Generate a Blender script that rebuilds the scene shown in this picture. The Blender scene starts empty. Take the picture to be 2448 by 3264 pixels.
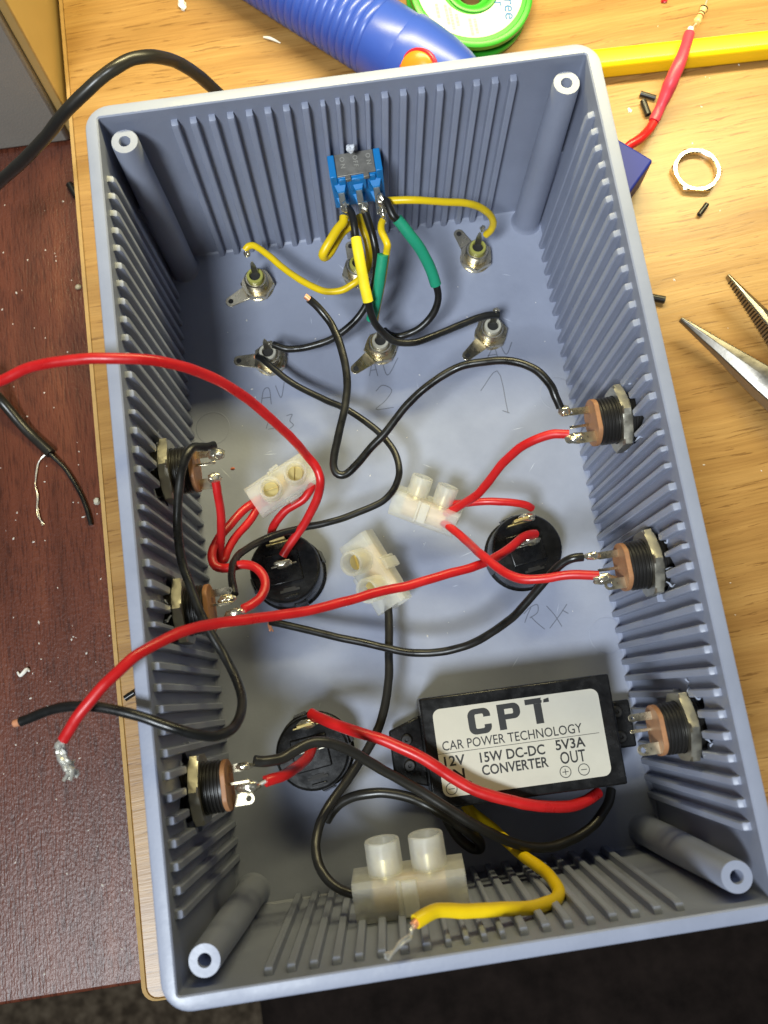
import bpy, bmesh, math, random
import numpy as np
from mathutils import Vector, Matrix, noise

random.seed(7)
S = 0.001                     # everything below is written in millimetres
scene = bpy.context.scene
COL = scene.collection

# ------------------------------------------------------------------ camera
CAM = Vector((-10.16, -44.34, 245.38))
RX = Vector((0.98939, -0.145246, -0.003242))
RD = Vector((-0.142843, -0.968463, -0.204143))
RF = Vector((0.026511, 0.20244, -0.978936))
FPX = 2839.55
cam_d = bpy.data.cameras.new('camera')
cam = bpy.data.objects.new('camera', cam_d)
COL.objects.link(cam)
M3 = Matrix((RX, -RD, -RF)).transposed()
cam.matrix_world = Matrix.Translation(CAM * S) @ M3.to_4x4()
cam_d.sensor_fit = 'VERTICAL'
cam_d.sensor_height = 32.64
cam_d.lens = FPX / 100.0
cam_d.clip_start = 0.01
cam_d.clip_end = 20
cam_d.dof.use_dof = True
cam_d.dof.focus_distance = 0.228
cam_d.dof.aperture_fstop = 20.0
scene.camera = cam

# ------------------------------------------------------------------ light
w = bpy.data.worlds.new('World')
scene.world = w
w.use_nodes = True
w.node_tree.nodes['Background'].inputs[0].default_value = (0.62, 0.68, 0.80, 1)
w.node_tree.nodes['Background'].inputs[1].default_value = 0.06


def area(name, loc, target, energy, color, sx, sy, shape='RECTANGLE'):
    d = bpy.data.lights.new(name, 'AREA')
    d.energy = energy; d.color = color; d.shape = shape
    d.size = sx * S; d.size_y = sy * S
    o = bpy.data.objects.new(name, d)
    COL.objects.link(o)
    o.location = Vector(loc) * S
    dv = (Vector(target) - Vector(loc)).normalized()
    z = -dv
    x = Vector((1, 0, 0)); x = (x - z * x.dot(z)).normalized()
    y = z.cross(x)
    o.matrix_world = Matrix.Translation(Vector(loc) * S) @ Matrix((x, y, z)).transposed().to_4x4()
    return o


area('bench_lamp', (84, 196, 187), (80, 140, 0), 0.9, (1.0, 0.88, 0.47), 300, 28).data.spread = math.radians(132)
area('room_lamp', (-360, -450, 1100), (0, 0, 0), 17.5, (0.88, 0.95, 1.0), 280, 280, 'DISK')

scene.view_settings.view_transform = 'Standard'
scene.view_settings.look = 'None'
scene.view_settings.exposure = 0.0
scene.view_settings.gamma = 1.0
scene.view_settings.use_curve_mapping = False

# ------------------------------------------------------------------ measuring
KD = 1.47566


def P(dx, dy, z):
    """the point at height z (mm) seen at this spot of the photograph"""
    r = RX * ((dx * KD - 1224) / FPX) + RD * ((dy * KD - 1632) / FPX) + RF
    return CAM + r * ((z - CAM.z) / r.z)


def q1(x, y): return (x / 2, y / 2)
def rA(x, y): return (650.5 + x / 3.4975, 284.6 + y / 3.4975)
def rC(x, y): return (338.8 + x / 4.08, 935.2 + y / 4.08)
def rD(x, y): return (677.6 + x / 4.08, 975.8 + y / 4.08)
def rE(x, y): return (325.3 + x / 3.4975, 1477.3 + y / 3.4975)


# ------------------------------------------------------------------ materials
def mat(name, col, rough=0.5, metal=0.0, bump=0.0, bscale=300, coat=0.0, spec=0.5, vary=0.0, vscale=40, rvary=0.0,
        sss=0.0):
    m = bpy.data.materials.new(name)
    m.use_nodes = True
    nt = m.node_tree; N = nt.nodes; Lk = nt.links
    b = N['Principled BSDF']
    b.inputs['Base Color'].default_value = (*col, 1)
    b.inputs['Roughness'].default_value = rough
    b.inputs['Metallic'].default_value = metal
    b.inputs['Specular IOR Level'].default_value = spec
    b.inputs['Coat Weight'].default_value = coat
    if sss:
        b.inputs['Subsurface Weight'].default_value = sss
        b.inputs['Subsurface Scale'].default_value = 0.002
        b.inputs['Subsurface Radius'].default_value = (1, 0.9, 0.7)
    tc = N.new('ShaderNodeTexCoord')
    if vary or rvary:
        n = N.new('ShaderNodeTexNoise'); n.inputs['Scale'].default_value = vscale; n.inputs['Detail'].default_value = 6
        n.inputs['Roughness'].default_value = 0.65
        Lk.new(tc.outputs['Object'], n.inputs['Vector'])
        if vary:
            mr = N.new('ShaderNodeMapRange')
            mr.inputs['From Min'].default_value = 0.3; mr.inputs['From Max'].default_value = 0.7
            mr.inputs['To Min'].default_value = 1 - vary; mr.inputs['To Max'].default_value = 1 + vary
            Lk.new(n.outputs['Fac'], mr.inputs['Value'])
            mx = N.new('ShaderNodeVectorMath'); mx.operation = 'SCALE'
            mx.inputs[0].default_value = col
            Lk.new(mr.outputs[0], mx.inputs['Scale'])
            Lk.new(mx.outputs[0], b.inputs['Base Color'])
        if rvary:
            mr2 = N.new('ShaderNodeMapRange')
            mr2.inputs['From Min'].default_value = 0.3; mr2.inputs['From Max'].default_value = 0.7
            mr2.inputs['To Min'].default_value = max(0.02, rough - rvary); mr2.inputs['To Max'].default_value = min(1, rough + rvary)
            Lk.new(n.outputs['Fac'], mr2.inputs['Value'])
            Lk.new(mr2.outputs[0], b.inputs['Roughness'])
    if bump:
        n2 = N.new('ShaderNodeTexNoise'); n2.inputs['Scale'].default_value = bscale; n2.inputs['Detail'].default_value = 4
        Lk.new(tc.outputs['Object'], n2.inputs['Vector'])
        bp = N.new('ShaderNodeBump'); bp.inputs['Strength'].default_value = bump; bp.inputs['Distance'].default_value = 0.0003
        Lk.new(n2.outputs['Fac'], bp.inputs['Height'])
        Lk.new(bp.outputs[0], b.inputs['Normal'])
    return m


def ramp(N, stops):
    r = N.new('ShaderNodeValToRGB')
    el = r.color_ramp.elements
    while len(el) < len(stops): el.new(0.5)
    for e, (p, c) in zip(el, stops):
        e.position = p; e.color = (*c, 1)
    return r


def oak_mat():
    m = bpy.data.materials.new('oak_laminate'); m.use_nodes = True
    N = m.node_tree.nodes; Lk = m.node_tree.links; b = N['Principled BSDF']
    tc = N.new('ShaderNodeTexCoord')
    # gentle warp so the grain wanders
    mp0 = N.new('ShaderNodeMapping'); mp0.inputs['Rotation'].default_value = (0, 0, math.radians(-2.5))
    Lk.new(tc.outputs['Object'], mp0.inputs['Vector'])
    wn = N.new('ShaderNodeTexNoise'); wn.inputs['Scale'].default_value = 16; wn.inputs['Detail'].default_value = 2
    Lk.new(mp0.outputs[0], wn.inputs['Vector'])
    sub = N.new('ShaderNodeVectorMath'); sub.operation = 'SUBTRACT'; sub.inputs[1].default_value = (0.5, 0.5, 0.5)
    Lk.new(wn.outputs['Color'], sub.inputs[0])
    ml = N.new('ShaderNodeVectorMath'); ml.operation = 'MULTIPLY'; ml.inputs[1].default_value = (0, 0.007, 0)
    Lk.new(sub.outputs[0], ml.inputs[0])
    ad = N.new('ShaderNodeVectorMath'); ad.operation = 'ADD'
    Lk.new(mp0.outputs[0], ad.inputs[0]); Lk.new(ml.outputs[0], ad.inputs[1])

    def stretched(sx, sy, detail, rough=0.5):
        mp = N.new('ShaderNodeMapping'); mp.inputs['Scale'].default_value = (sx, sy, 200)
        Lk.new(ad.outputs[0], mp.inputs['Vector'])
        n = N.new('ShaderNodeTexNoise'); n.inputs['Scale'].default_value = 1; n.inputs['Detail'].default_value = detail
        n.inputs['Roughness'].default_value = rough
        Lk.new(mp.outputs[0], n.inputs['Vector'])
        return n
    broad = stretched(7, 120, 5, 0.62)
    fine = stretched(45, 1900, 4, 0.65)
    pore = stretched(80, 1150, 4, 0.62)
    r1 = ramp(N, [(0.30, (0.262, 0.133, 0.037)), (0.50, (0.338, 0.186, 0.056)), (0.72, (0.40, 0.238, 0.082))])
    Lk.new(broad.outputs['Fac'], r1.inputs[0])
    r2 = ramp(N, [(0.3, (0.80, 0.77, 0.70)), (0.7, (1.10, 1.10, 1.10))])
    Lk.new(fine.outputs['Fac'], r2.inputs[0])
    mx = N.new('ShaderNodeMix'); mx.data_type = 'RGBA'; mx.blend_type = 'MULTIPLY'; mx.inputs[0].default_value = 1
    Lk.new(r1.outputs[0], mx.inputs[6]); Lk.new(r2.outputs[0], mx.inputs[7])
    r3 = ramp(N, [(0.605, (0, 0, 0)), (0.645, (1, 1, 1))])
    Lk.new(pore.outputs['Fac'], r3.inputs[0])
    mx2 = N.new('ShaderNodeMix'); mx2.data_type = 'RGBA'
    mm = N.new('ShaderNodeMath'); mm.operation = 'MULTIPLY'; mm.inputs[1].default_value = 0.62
    Lk.new(r3.outputs[0], mm.inputs[0])
    Lk.new(mm.outputs[0], mx2.inputs[0])
    Lk.new(mx.outputs[2], mx2.inputs[6]); mx2.inputs[7].default_value = (0.115, 0.046, 0.009, 1)
    Lk.new(mx2.outputs[2], b.inputs['Base Color'])
    b.inputs['Roughness'].default_value = 0.37
    bp = N.new('ShaderNodeBump'); bp.inputs['Strength'].default_value = 0.25; bp.inputs['Distance'].default_value = 0.0002; bp.invert = True
    Lk.new(pore.outputs['Fac'], bp.inputs['Height']); Lk.new(bp.outputs[0], b.inputs['Normal'])
    return m


def mahogany_mat():
    m = bpy.data.materials.new('mahogany'); m.use_nodes = True
    N = m.node_tree.nodes; Lk = m.node_tree.links; b = N['Principled BSDF']
    tc = N.new('ShaderNodeTexCoord')

    def st(sx, sy, d):
        mp = N.new('ShaderNodeMapping'); mp.inputs['Scale'].default_value = (sx, sy, 300)
        Lk.new(tc.outputs['Object'], mp.inputs['Vector'])
        n = N.new('ShaderNodeTexNoise'); n.inputs['Scale'].default_value = 1; n.inputs['Detail'].default_value = d
        Lk.new(mp.outputs[0], n.inputs['Vector']); return n
    a = st(130, 14, 5); f = st(1900, 170, 3); g = st(1500, 900, 3)
    r1 = ramp(N, [(0.3, (0.068, 0.019, 0.010)), (0.55, (0.108, 0.030, 0.0155)), (0.75, (0.150, 0.046, 0.022))])
    Lk.new(a.outputs['Fac'], r1.inputs[0])
    r2 = ramp(N, [(0.34, (0.60, 0.57, 0.57)), (0.50, (1.04, 1.04, 1.04))])
    Lk.new(f.outputs['Fac'], r2.inputs[0])
    mx = N.new('ShaderNodeMix'); mx.data_type = 'RGBA'; mx.blend_type = 'MULTIPLY'; mx.inputs[0].default_value = 1
    Lk.new(r1.outputs[0], mx.inputs[6]); Lk.new(r2.outputs[0], mx.inputs[7])
    Lk.new(mx.outputs[2], b.inputs['Base Color'])
    b.inputs['Roughness'].default_value = 0.36
    b.inputs['Specular IOR Level'].default_value = 0.36
    add = N.new('ShaderNodeMath'); add.operation = 'ADD'
    Lk.new(f.outputs['Fac'], add.inputs[0]); Lk.new(g.outputs['Fac'], add.inputs[1])
    bp = N.new('ShaderNodeBump'); bp.inputs['Strength'].default_value = 0.42; bp.inputs['Distance'].default_value = 0.0003
    Lk.new(add.outputs[0], bp.inputs['Height']); Lk.new(bp.outputs[0], b.inputs['Normal'])
    return m


def carpet_mat():
    m = bpy.data.materials.new('carpet'); m.use_nodes = True
    N = m.node_tree.nodes; Lk = m.node_tree.links; b = N['Principled BSDF']
    tc = N.new('ShaderNodeTexCoord')
    v = N.new('ShaderNodeTexVoronoi'); v.inputs['Scale'].default_value = 75; v.inputs['Randomness'].default_value = 1
    Lk.new(tc.outputs['Object'], v.inputs['Vector'])
    n = N.new('ShaderNodeTexNoise'); n.inputs['Scale'].default_value = 110; n.inputs['Detail'].default_value = 4
    Lk.new(tc.outputs['Object'], n.inputs['Vector'])
    r = ramp(N, [(0.34, (0.05, 0.037, 0.025)), (0.52, (0.095, 0.071, 0.048)), (0.72, (0.15, 0.116, 0.08))])
    Lk.new(n.outputs['Fac'], r.inputs[0])
    Lk.new(r.outputs[0], b.inputs['Base Color']); b.inputs['Roughness'].default_value = 1
    b.inputs['Specular IOR Level'].default_value = 0.1
    bp = N.new('ShaderNodeBump'); bp.inputs['Distance'].default_value = 0.006; bp.inputs['Strength'].default_value = 1
    Lk.new(v.outputs['Distance'], bp.inputs['Height']); Lk.new(bp.outputs[0], b.inputs['Normal'])
    return m


def milky_mat():
    """cloudy polythene: lets some of what is inside show through"""
    m = bpy.data.materials.new('milky_polythene'); m.use_nodes = True
    N = m.node_tree.nodes; Lk = m.node_tree.links
    b = N['Principled BSDF']; out = N['Material Output']
    b.inputs['Base Color'].default_value = (0.92, 0.925, 0.86, 1)
    b.inputs['Roughness'].default_value = 0.32
    b.inputs['Specular IOR Level'].default_value = 0.45
    b.inputs['Subsurface Weight'].default_value = 0.7; b.inputs['Subsurface Scale'].default_value = 0.003
    b.inputs['Subsurface Radius'].default_value = (1.0, 1.0, 0.85)
    tl = N.new('ShaderNodeBsdfTranslucent'); tl.inputs['Color'].default_value = (0.96, 0.955, 0.87, 1)
    tr = N.new('ShaderNodeBsdfTransparent'); tr.inputs['Color'].default_value = (1.0, 1.0, 0.97, 1)
    m1 = N.new('ShaderNodeMixShader'); m1.inputs[0].default_value = 0.36
    Lk.new(b.outputs[0], m1.inputs[1]); Lk.new(tl.outputs[0], m1.inputs[2])
    tc = N.new('ShaderNodeTexCoord')
    n = N.new('ShaderNodeTexNoise'); n.inputs['Scale'].default_value = 260; n.inputs['Detail'].default_value = 4
    Lk.new(tc.outputs['Object'], n.inputs['Vector'])
    mr = N.new('ShaderNodeMapRange'); mr.inputs['To Min'].default_value = 0.48; mr.inputs['To Max'].default_value = 0.74
    Lk.new(n.outputs['Fac'], mr.inputs['Value'])
    m2 = N.new('ShaderNodeMixShader')
    Lk.new(mr.outputs[0], m2.inputs[0])
    Lk.new(m1.outputs[0], m2.inputs[1]); Lk.new(tr.outputs[0], m2.inputs[2])
    Lk.new(m2.outputs[0], out.inputs['Surface'])
    return m


OAK = oak_mat(); MAHO = mahogany_mat(); CARPET = carpet_mat(); MILKY = milky_mat()
BOX = mat('blue_grey_plastic', (0.262, 0.288, 0.376), 0.44, bump=0.10, bscale=1100, vary=0.07, vscale=55, rvary=0.12)
PENCIL = mat('pencil_graphite', (0.135, 0.148, 0.19), 0.6)
SCRATCH = mat('whitened_plastic', (0.52, 0.56, 0.66), 0.5)
RED = mat('red_pvc', (0.52, 0.012, 0.013), 0.36, bump=0.14, bscale=350, vary=0.14, vscale=140, rvary=0.14)
REDLID = mat('red_print', (0.17, 0.006, 0.008), 0.5)
BLK = mat('black_pvc', (0.010, 0.010, 0.0095), 0.33, bump=0.16, bscale=380, vary=0.4, rvary=0.13, vscale=150)
BLKCAB = mat('black_cable_jacket', (0.016, 0.015, 0.013), 0.34, bump=0.06, bscale=500, rvary=0.08, vscale=120)
YEL = mat('yellow_pvc', (0.86, 0.60, 0.008), 0.36, bump=0.05, bscale=500, vary=0.05, vscale=150)
YELSL = mat('yellow_sleeving', (0.90, 0.74, 0.02), 0.55, bump=0.1, bscale=900)
GRN = mat('green_sleeving', (0.012, 0.30, 0.17), 0.50, bump=0.1, bscale=900, vary=0.06, vscale=200)
BLACKP = mat('black_plastic', (0.009, 0.009, 0.0095), 0.25, bump=0.08, bscale=350, vary=0.5, vscale=260, rvary=0.08, spec=0.4)
BLACKTH = mat('black_thread', (0.014, 0.013, 0.012), 0.42, bump=0.1, bscale=500)
NICKEL = mat('nickel', (0.72, 0.64, 0.46), 0.26, 1.0, bump=0.05, bscale=600, rvary=0.1, vscale=300)
STEEL = mat('plated_steel', (0.50, 0.475, 0.39), 0.40, 1.0, bump=0.3, bscale=600, rvary=0.12, vscale=250)
PLIER = mat('bare_steel', (0.30, 0.28, 0.245), 0.36, 1.0, bump=0.12, bscale=500, rvary=0.12, vscale=120)
PLIERD = mat('dark_steel', (0.10, 0.095, 0.09), 0.45, 1.0, bump=0.2, bscale=700)
SOLDER = mat('solder', (0.66, 0.62, 0.50), 0.24, 0.9, bump=0.5, bscale=700, rvary=0.12, vscale=500)
TIN = mat('tinned_copper', (0.80, 0.78, 0.70), 0.34, 0.7, bump=0.3, bscale=900)
BRASS = mat('brass', (0.66, 0.53, 0.22), 0.40, 0.85, bump=0.1, bscale=600)
COPPER = mat('copper', (0.80, 0.36, 0.19), 0.4, 0.35)
FIBRE = mat('brown_fibre', (0.36, 0.17, 0.075), 0.55, vary=0.15, vscale=400)
HOLE = mat('dark_hole', (0.012, 0.011, 0.010), 0.7)
BLUESW = mat('blue_switch_plastic', (0.008, 0.20, 0.52), 0.38, bump=0.05, bscale=800)
BLUEPU = mat('blue_pump_plastic', (0.030, 0.070, 0.36), 0.32, bump=0.04, bscale=500, vary=0.05, vscale=60)
BLUECA = mat('dark_blue_plastic', (0.012, 0.022, 0.20), 0.5, spec=0.25, bump=0.03)
ORANGE = mat('orange_plastic', (0.72, 0.19, 0.012), 0.3)
REDPL = mat('red_plastic', (0.42, 0.012, 0.02), 0.35)
GREENSP = mat('green_spool_plastic', (0.025, 0.26, 0.015), 0.36, vary=0.05)
PAPER = mat('white_paper', (0.50, 0.485, 0.43), 0.6, vary=0.04, vscale=90)
BLUEINK = mat('blue_ink', (0.03, 0.13, 0.32), 0.6)
GREYINK = mat('grey_ink', (0.22, 0.23, 0.24), 0.6)
YBAR = mat('yellow_bar_plastic', (0.86, 0.58, 0.006), 0.34, vary=0.04, vscale=30)
HSHR = mat('red_heatshrink', (0.56, 0.040, 0.07), 0.42, bump=0.25, bscale=260, vary=0.12, vscale=200)
WHITE = mat('white_insulation', (0.80, 0.79, 0.74), 0.4)
RESB = mat('tan_resistor', (0.62, 0.43, 0.18), 0.35)
BAND1 = mat('black_band', (0.02, 0.015, 0.01), 0.4)
BAND2 = mat('brown_band', (0.20, 0.05, 0.02), 0.4)
GREYBX = mat('grey_case_plastic', (0.25, 0.235, 0.205), 0.40, bump=0.3, bscale=1400, vary=0.04, vscale=60)
LITSIDE = mat('painted_warm_light', (0.46, 0.31, 0.11), 0.3, vary=0.06, vscale=30)  # warm lamp light and oak reflection painted into the grey case's side
LABEL = mat('label_paper', (0.49, 0.472, 0.41), 0.4, vary=0.08, vscale=45, bump=0.1, bscale=120)
BURR = mat('pale_burr', (0.42, 0.46, 0.56), 0.5)
INK = mat('black_ink', (0.012, 0.012, 0.012), 0.5)
DARKFILL = mat('dark_brown_fill', (0.013, 0.009, 0.0075), 0.95, bump=0.9, bscale=260, vary=0.45, vscale=60, spec=0.1)  # near-black brown for the stand-in block before the desk
CREAM = mat('cream_insulator', (0.46, 0.44, 0.36), 0.4)
OLIVE = mat('olive_insulator', (0.36, 0.35, 0.08), 0.4)
WHITEBIT = mat('white_scrap', (0.80, 0.78, 0.72), 0.5)
EDGEBAND = mat('oak_edge_band', (0.44, 0.28, 0.11), 0.35, vary=0.1, vscale=300)
SLEEVE = mat('sleeve_metal', (0.78, 0.60, 0.40), 0.5, 0.15)
GLUE = mat('clear_glue', (0.72, 0.74, 0.78), 0.3)


# ------------------------------------------------------------------ mesh helper
class MB:
    def __init__(s, M=None): s.v = []; s.f = []; s.M = M or Matrix()
    def add(s, vs, fs):
        b = len(s.v)
        s.v += [s.M @ Vector(x) for x in vs]
        s.f += [tuple(b + i for i in f) for f in fs]
        return s
    def box(s, x0, x1, y0, y1, z0, z1):
        return s.add([(x0, y0, z0), (x1, y0, z0), (x1, y1, z0), (x0, y1, z0), (x0, y0, z1), (x1, y0, z1), (x1, y1, z1), (x0, y1, z1)],
                     [(3, 2, 1, 0), (4, 5, 6, 7), (0, 1, 5, 4), (1, 2, 6, 5), (2, 3, 7, 6), (3, 0, 4, 7)])
    def loops(s, loops, cap0=True, cap1=True, closed=False):
        n = len(loops[0]); vs = [p for l in loops for p in l]; fs = []
        m = len(loops)
        for k in range(m if closed else m - 1):
            a = k * n; b = ((k + 1) % m) * n
            for i in range(n):
                j = (i + 1) % n
                fs.append((a + i, a + j, b + j, b + i))
        if not closed:
            if cap0: fs.append(tuple(reversed(range(n))))
            if cap1: fs.append(tuple((m - 1) * n + i for i in range(n)))
        return s.add(vs, fs)
    def prism(s, poly, z0, z1):
        return s.loops([[(x, y, z0) for x, y in poly], [(x, y, z1) for x, y in poly]])
    def lathe(s, prof, n=32, closed=False, cap0=True, cap1=True):
        """profile (r, z) around z"""
        L = [[(r * math.cos(2 * math.pi * i / n), r * math.sin(2 * math.pi * i / n), z) for i in range(n)] for r, z in prof]
        return s.loops(L, cap0, cap1, closed)
    def frame(s, o, zdir, xhint=(1, 0, 0)):
        s.M = frame(o, zdir, xhint); return s
    def tube(s, pts, r, n=12, sub=6, wob=0.0, cap=True):
        pts = spline(pts, sub)
        m = len(pts)
        if wob and m > 6:
            q0 = random.random() * 90
            for i in range(1, m - 1):
                k_ = min(1, i / 6, (m - 1 - i) / 6)
                pts[i] = pts[i] + noise.noise_vector(pts[i] * 0.09 + Vector((q0, 0, 0))) * 0.20 * k_ + noise.noise_vector(pts[i] * 0.3 + Vector((0, q0, 0))) * 0.07 * k_
        rr = r if isinstance(r, (list, tuple)) else None
        T = [(pts[min(i + 1, m - 1)] - pts[max(i - 1, 0)]).normalized() for i in range(m)]
        up = Vector((0, 0, 1)) if abs(T[0].z) < 0.9 else Vector((1, 0, 0))
        nx = (up - T[0] * up.dot(T[0])).normalized(); L = []
        ph = random.random() * 50
        for i in range(m):
            nx = (nx - T[i] * nx.dot(T[i])).normalized(); ny = T[i].cross(nx)
            if rr:
                t = i / (m - 1) * (len(rr) - 1); k = min(int(t), len(rr) - 2); ra = rr[k] + (rr[k + 1] - rr[k]) * (t - k)
            else: ra = r
            if wob: ra *= 1 + wob * noise.noise(pts[i] * 0.25 + Vector((ph, 0, 0)))
            L.append([tuple(pts[i] + nx * (ra * math.cos(2 * math.pi * k / n)) + ny * (ra * math.sin(2 * math.pi * k / n))) for k in range(n)])
        return s.loops(L, cap, cap)
    def blob(s, c, r, squash=(1, 1, 1), amp=0.25, seed=0, n=14):
        c = Vector(c); L = []
        for i in range(1, n):
            th = math.pi * i / n; ring = []
            for k in range(n * 2 - 8):
                ph = 2 * math.pi * k / (n * 2 - 8)
                d = Vector((math.sin(th) * math.cos(ph), math.sin(th) * math.sin(ph), -math.cos(th)))
                q = 1 + amp * noise.noise(d * 1.6 + Vector((seed * 7.3, seed, 3)))
                ring.append(tuple(c + Vector((d.x * squash[0], d.y * squash[1], d.z * squash[2])) * r * q))
            L.append(ring)
        return s.loops(L)
    def build(s, name, m, parent=None, loc=None, bevel=0.0, ang=38, seg=2):
        """coordinates are the parent's; a top-level mesh gets its origin at loc"""
        o0 = Vector(loc) if loc is not None else Vector((0, 0, 0))
        me = bpy.data.meshes.new(name)
        me.from_pydata([tuple((Vector(v) - o0) * S) for v in s.v], [], s.f)
        me.update()
        bm = bmesh.new(); bm.from_mesh(me)
        bmesh.ops.recalc_face_normals(bm, faces=bm.faces)
        bm.to_mesh(me); bm.free()
        for p in me.polygons: p.use_smooth = True
        me.set_sharp_from_angle(angle=math.radians(ang))
        me.materials.append(m)
        o = bpy.data.objects.new(name, me)
        COL.objects.link(o)
        if parent is not None: o.parent = parent
        if loc is not None: o.location = o0 * S
        if bevel:
            md = o.modifiers.new('bevel', 'BEVEL'); md.width = bevel * S; md.segments = seg; md.limit_method = 'ANGLE'
            md.angle_limit = math.radians(35); md.harden_normals = False
        return o


def frame(o, zdir, xhint=(1, 0, 0)):
    z = Vector(zdir).normalized(); x = Vector(xhint)
    x = x - z * x.dot(z)
    if x.length < 1e-4: x = Vector((0, 1, 0)) - z * z.y
    x.normalize(); y = z.cross(x)
    return Matrix.Translation(Vector(o)) @ Matrix((x, y, z)).transposed().to_4x4()


def spline(pts, sub=6):
    pts = [Vector(p) for p in pts]
    if len(pts) < 3 or sub <= 1:
        if len(pts) == 2 and sub > 1: return [pts[0].lerp(pts[1], i / sub) for i in range(sub + 1)]
        return pts
    q = [pts[0] * 2 - pts[1]] + pts + [pts[-1] * 2 - pts[-2]]
    out = []
    for i in range(1, len(q) - 2):
        a, b, c, d = q[i - 1:i + 3]
        # centripetal Catmull-Rom
        t0 = 0; t1 = t0 + max((b - a).length, 1e-4) ** 0.5; t2 = t1 + max((c - b).length, 1e-4) ** 0.5; t3 = t2 + max((d - c).length, 1e-4) ** 0.5
        for k in range(sub):
            t = t1 + (t2 - t1) * k / sub
            A1 = a * ((t1 - t) / (t1 - t0)) + b * ((t - t0) / (t1 - t0))
            A2 = b * ((t2 - t) / (t2 - t1)) + c * ((t - t1) / (t2 - t1))
            A3 = c * ((t3 - t) / (t3 - t2)) + d * ((t - t2) / (t3 - t2))
            B1 = A1 * ((t2 - t) / (t2 - t0)) + A2 * ((t - t0) / (t2 - t0))
            B2 = A2 * ((t3 - t) / (t3 - t1)) + A3 * ((t - t1) / (t3 - t1))
            out.append(B1 * ((t2 - t) / (t2 - t1)) + B2 * ((t - t1) / (t2 - t1)))
    out.append(pts[-1])
    return out


def tag(o, label=None, cat=None, group=None, kind=None):
    if label: o['label'] = label
    if cat: o['category'] = cat
    if group: o['group'] = group
    if kind: o['kind'] = kind
    return o


def thing(name, label, cat, M=None, group=None):
    """an Empty at the thing's base; M places it (millimetres)"""
    o = bpy.data.objects.new(name, None)
    o.empty_display_size = 0.004
    COL.objects.link(o)
    if M is not None:
        M = M.copy(); M.translation = M.translation * S
        o.matrix_basis = M
    return tag(o, label, cat, group)


def children(o): return [c for c in bpy.data.objects if c.parent == o]


def copy_tree(o, parent=None):
    c = o.copy(); COL.objects.link(c)
    if parent is not None: c.parent = parent
    for ch in children(o): copy_tree(ch, c)
    return c


def place(o, M):
    M = M.copy(); M.translation = M.translation * S
    o.matrix_basis = M


def text_mb(body, size, M, bold=0.0, spacing=1.0, sx=1.0, thick=0.03, align='LEFT'):
    cu = bpy.data.curves.new('t', 'FONT'); cu.body = body; cu.size = size; cu.offset = bold
    cu.space_character = spacing; cu.align_x = align; cu.extrude = thick; cu.resolution_u = 3
    o = bpy.data.objects.new('t', cu); COL.objects.link(o)
    dg = bpy.context.evaluated_depsgraph_get()
    me = bpy.data.meshes.new_from_object(o.evaluated_get(dg))
    vs = [M @ Vector((v.co.x * sx, v.co.y, v.co.z)) for v in me.vertices]
    fs = [tuple(p.vertices) for p in me.polygons]
    bpy.data.objects.remove(o); bpy.data.curves.remove(cu); bpy.data.meshes.remove(me)
    return vs, fs


# ================================================================== setting
def struct(o): o['kind'] = 'structure'; return o


b = MB(); b.box(-1500, 1500, -1500, 1500, -752, -742)
struct(b.build('carpet_floor', CARPET))

# ---- mahogany table under the oak board
b = MB(); b.box(-620, -40, -110, 460, -46, -18)
mt = thing('mahogany_table', 'dark reddish brown mahogany table top with fine vertical grain, left of the oak board', 'table', Matrix.Translation((-330, 170, -742)))
b.M = Matrix()
def local(mb, M):
    Mi = M.inverted(); mb.v = [Mi @ v for v in mb.v]; return mb
local(b, Matrix.Translation((-330, 170, -742)))
b.build('table_top', MAHO, mt, bevel=1.0)
b = MB()
b.box(-612, -560, -100, -50, -742, -46)
local(b, Matrix.Translation((-330, 170, -742))).build('leg', MAHO, mt)
b = MB(); b.box(-612, -560, 400, 450, -742, -46)
local(b, Matrix.Translation((-330, 170, -742))).build('leg', MAHO, mt)
b = MB(); b.box(-100, -48, 400, 450, -742, -46)
local(b, Matrix.Translation((-330, 170, -742))).build('leg', MAHO, mt)
b = MB(); b.box(-100, -48, -90, -40, -742, -46)
local(b, Matrix.Translation((-330, 170, -742))).build('leg', MAHO, mt)

# ---- oak board: the worktop everything lies on
X0 = -82.3; Y0 = -109.6
DM = Matrix.Translation((250, 150, -18))
dk = thing('oak_worktop', 'pale oak laminate worktop with horizontal dashed grain, under the blue-grey box', 'worktop', DM)
b = MB(); r = 3.0
poly = [(X0 + 1.2 + r * (1 - math.cos(a)), Y0 + r * (1 - math.sin(a))) for a in [0, math.pi / 8, math.pi / 4, 3 * math.pi / 8, math.pi / 2]]
poly = poly[::1] + [(700, Y0), (700, 460), (X0 + 1.2, 460)]
b.prism(poly, -17.98, 0)
local(b, DM).build('board', OAK, dk, bevel=0.35)
b = MB()
outer = [(X0, 460.2)] + [(X0 + 3.6 * (1 - math.cos(a)), Y0 - 0.6 + 3.6 * (1 - math.sin(a))) for a in [0, math.pi / 10, math.pi / 5, 3 * math.pi / 10, 2 * math.pi / 5, math.pi / 2]] + [(700, Y0 - 0.6)]
inner = [(X0 + 1.195, 460.2)] + [(X0 + 1.195 + r * (1 - math.cos(a)), Y0 + 0.005 + r * (1 - math.sin(a))) for a in [0, math.pi / 10, math.pi / 5, 3 * math.pi / 10, 2 * math.pi / 5, math.pi / 2]] + [(700, Y0 - 0.005)]
n = len(outer)
vs = [(x, y, -17.9) for x, y in outer] + [(x, y, -17.9) for x, y in inner] + [(x, y, -0.35) for x, y in outer] + [(x, y, 0.06) for x, y in inner]
fs = []
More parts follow.
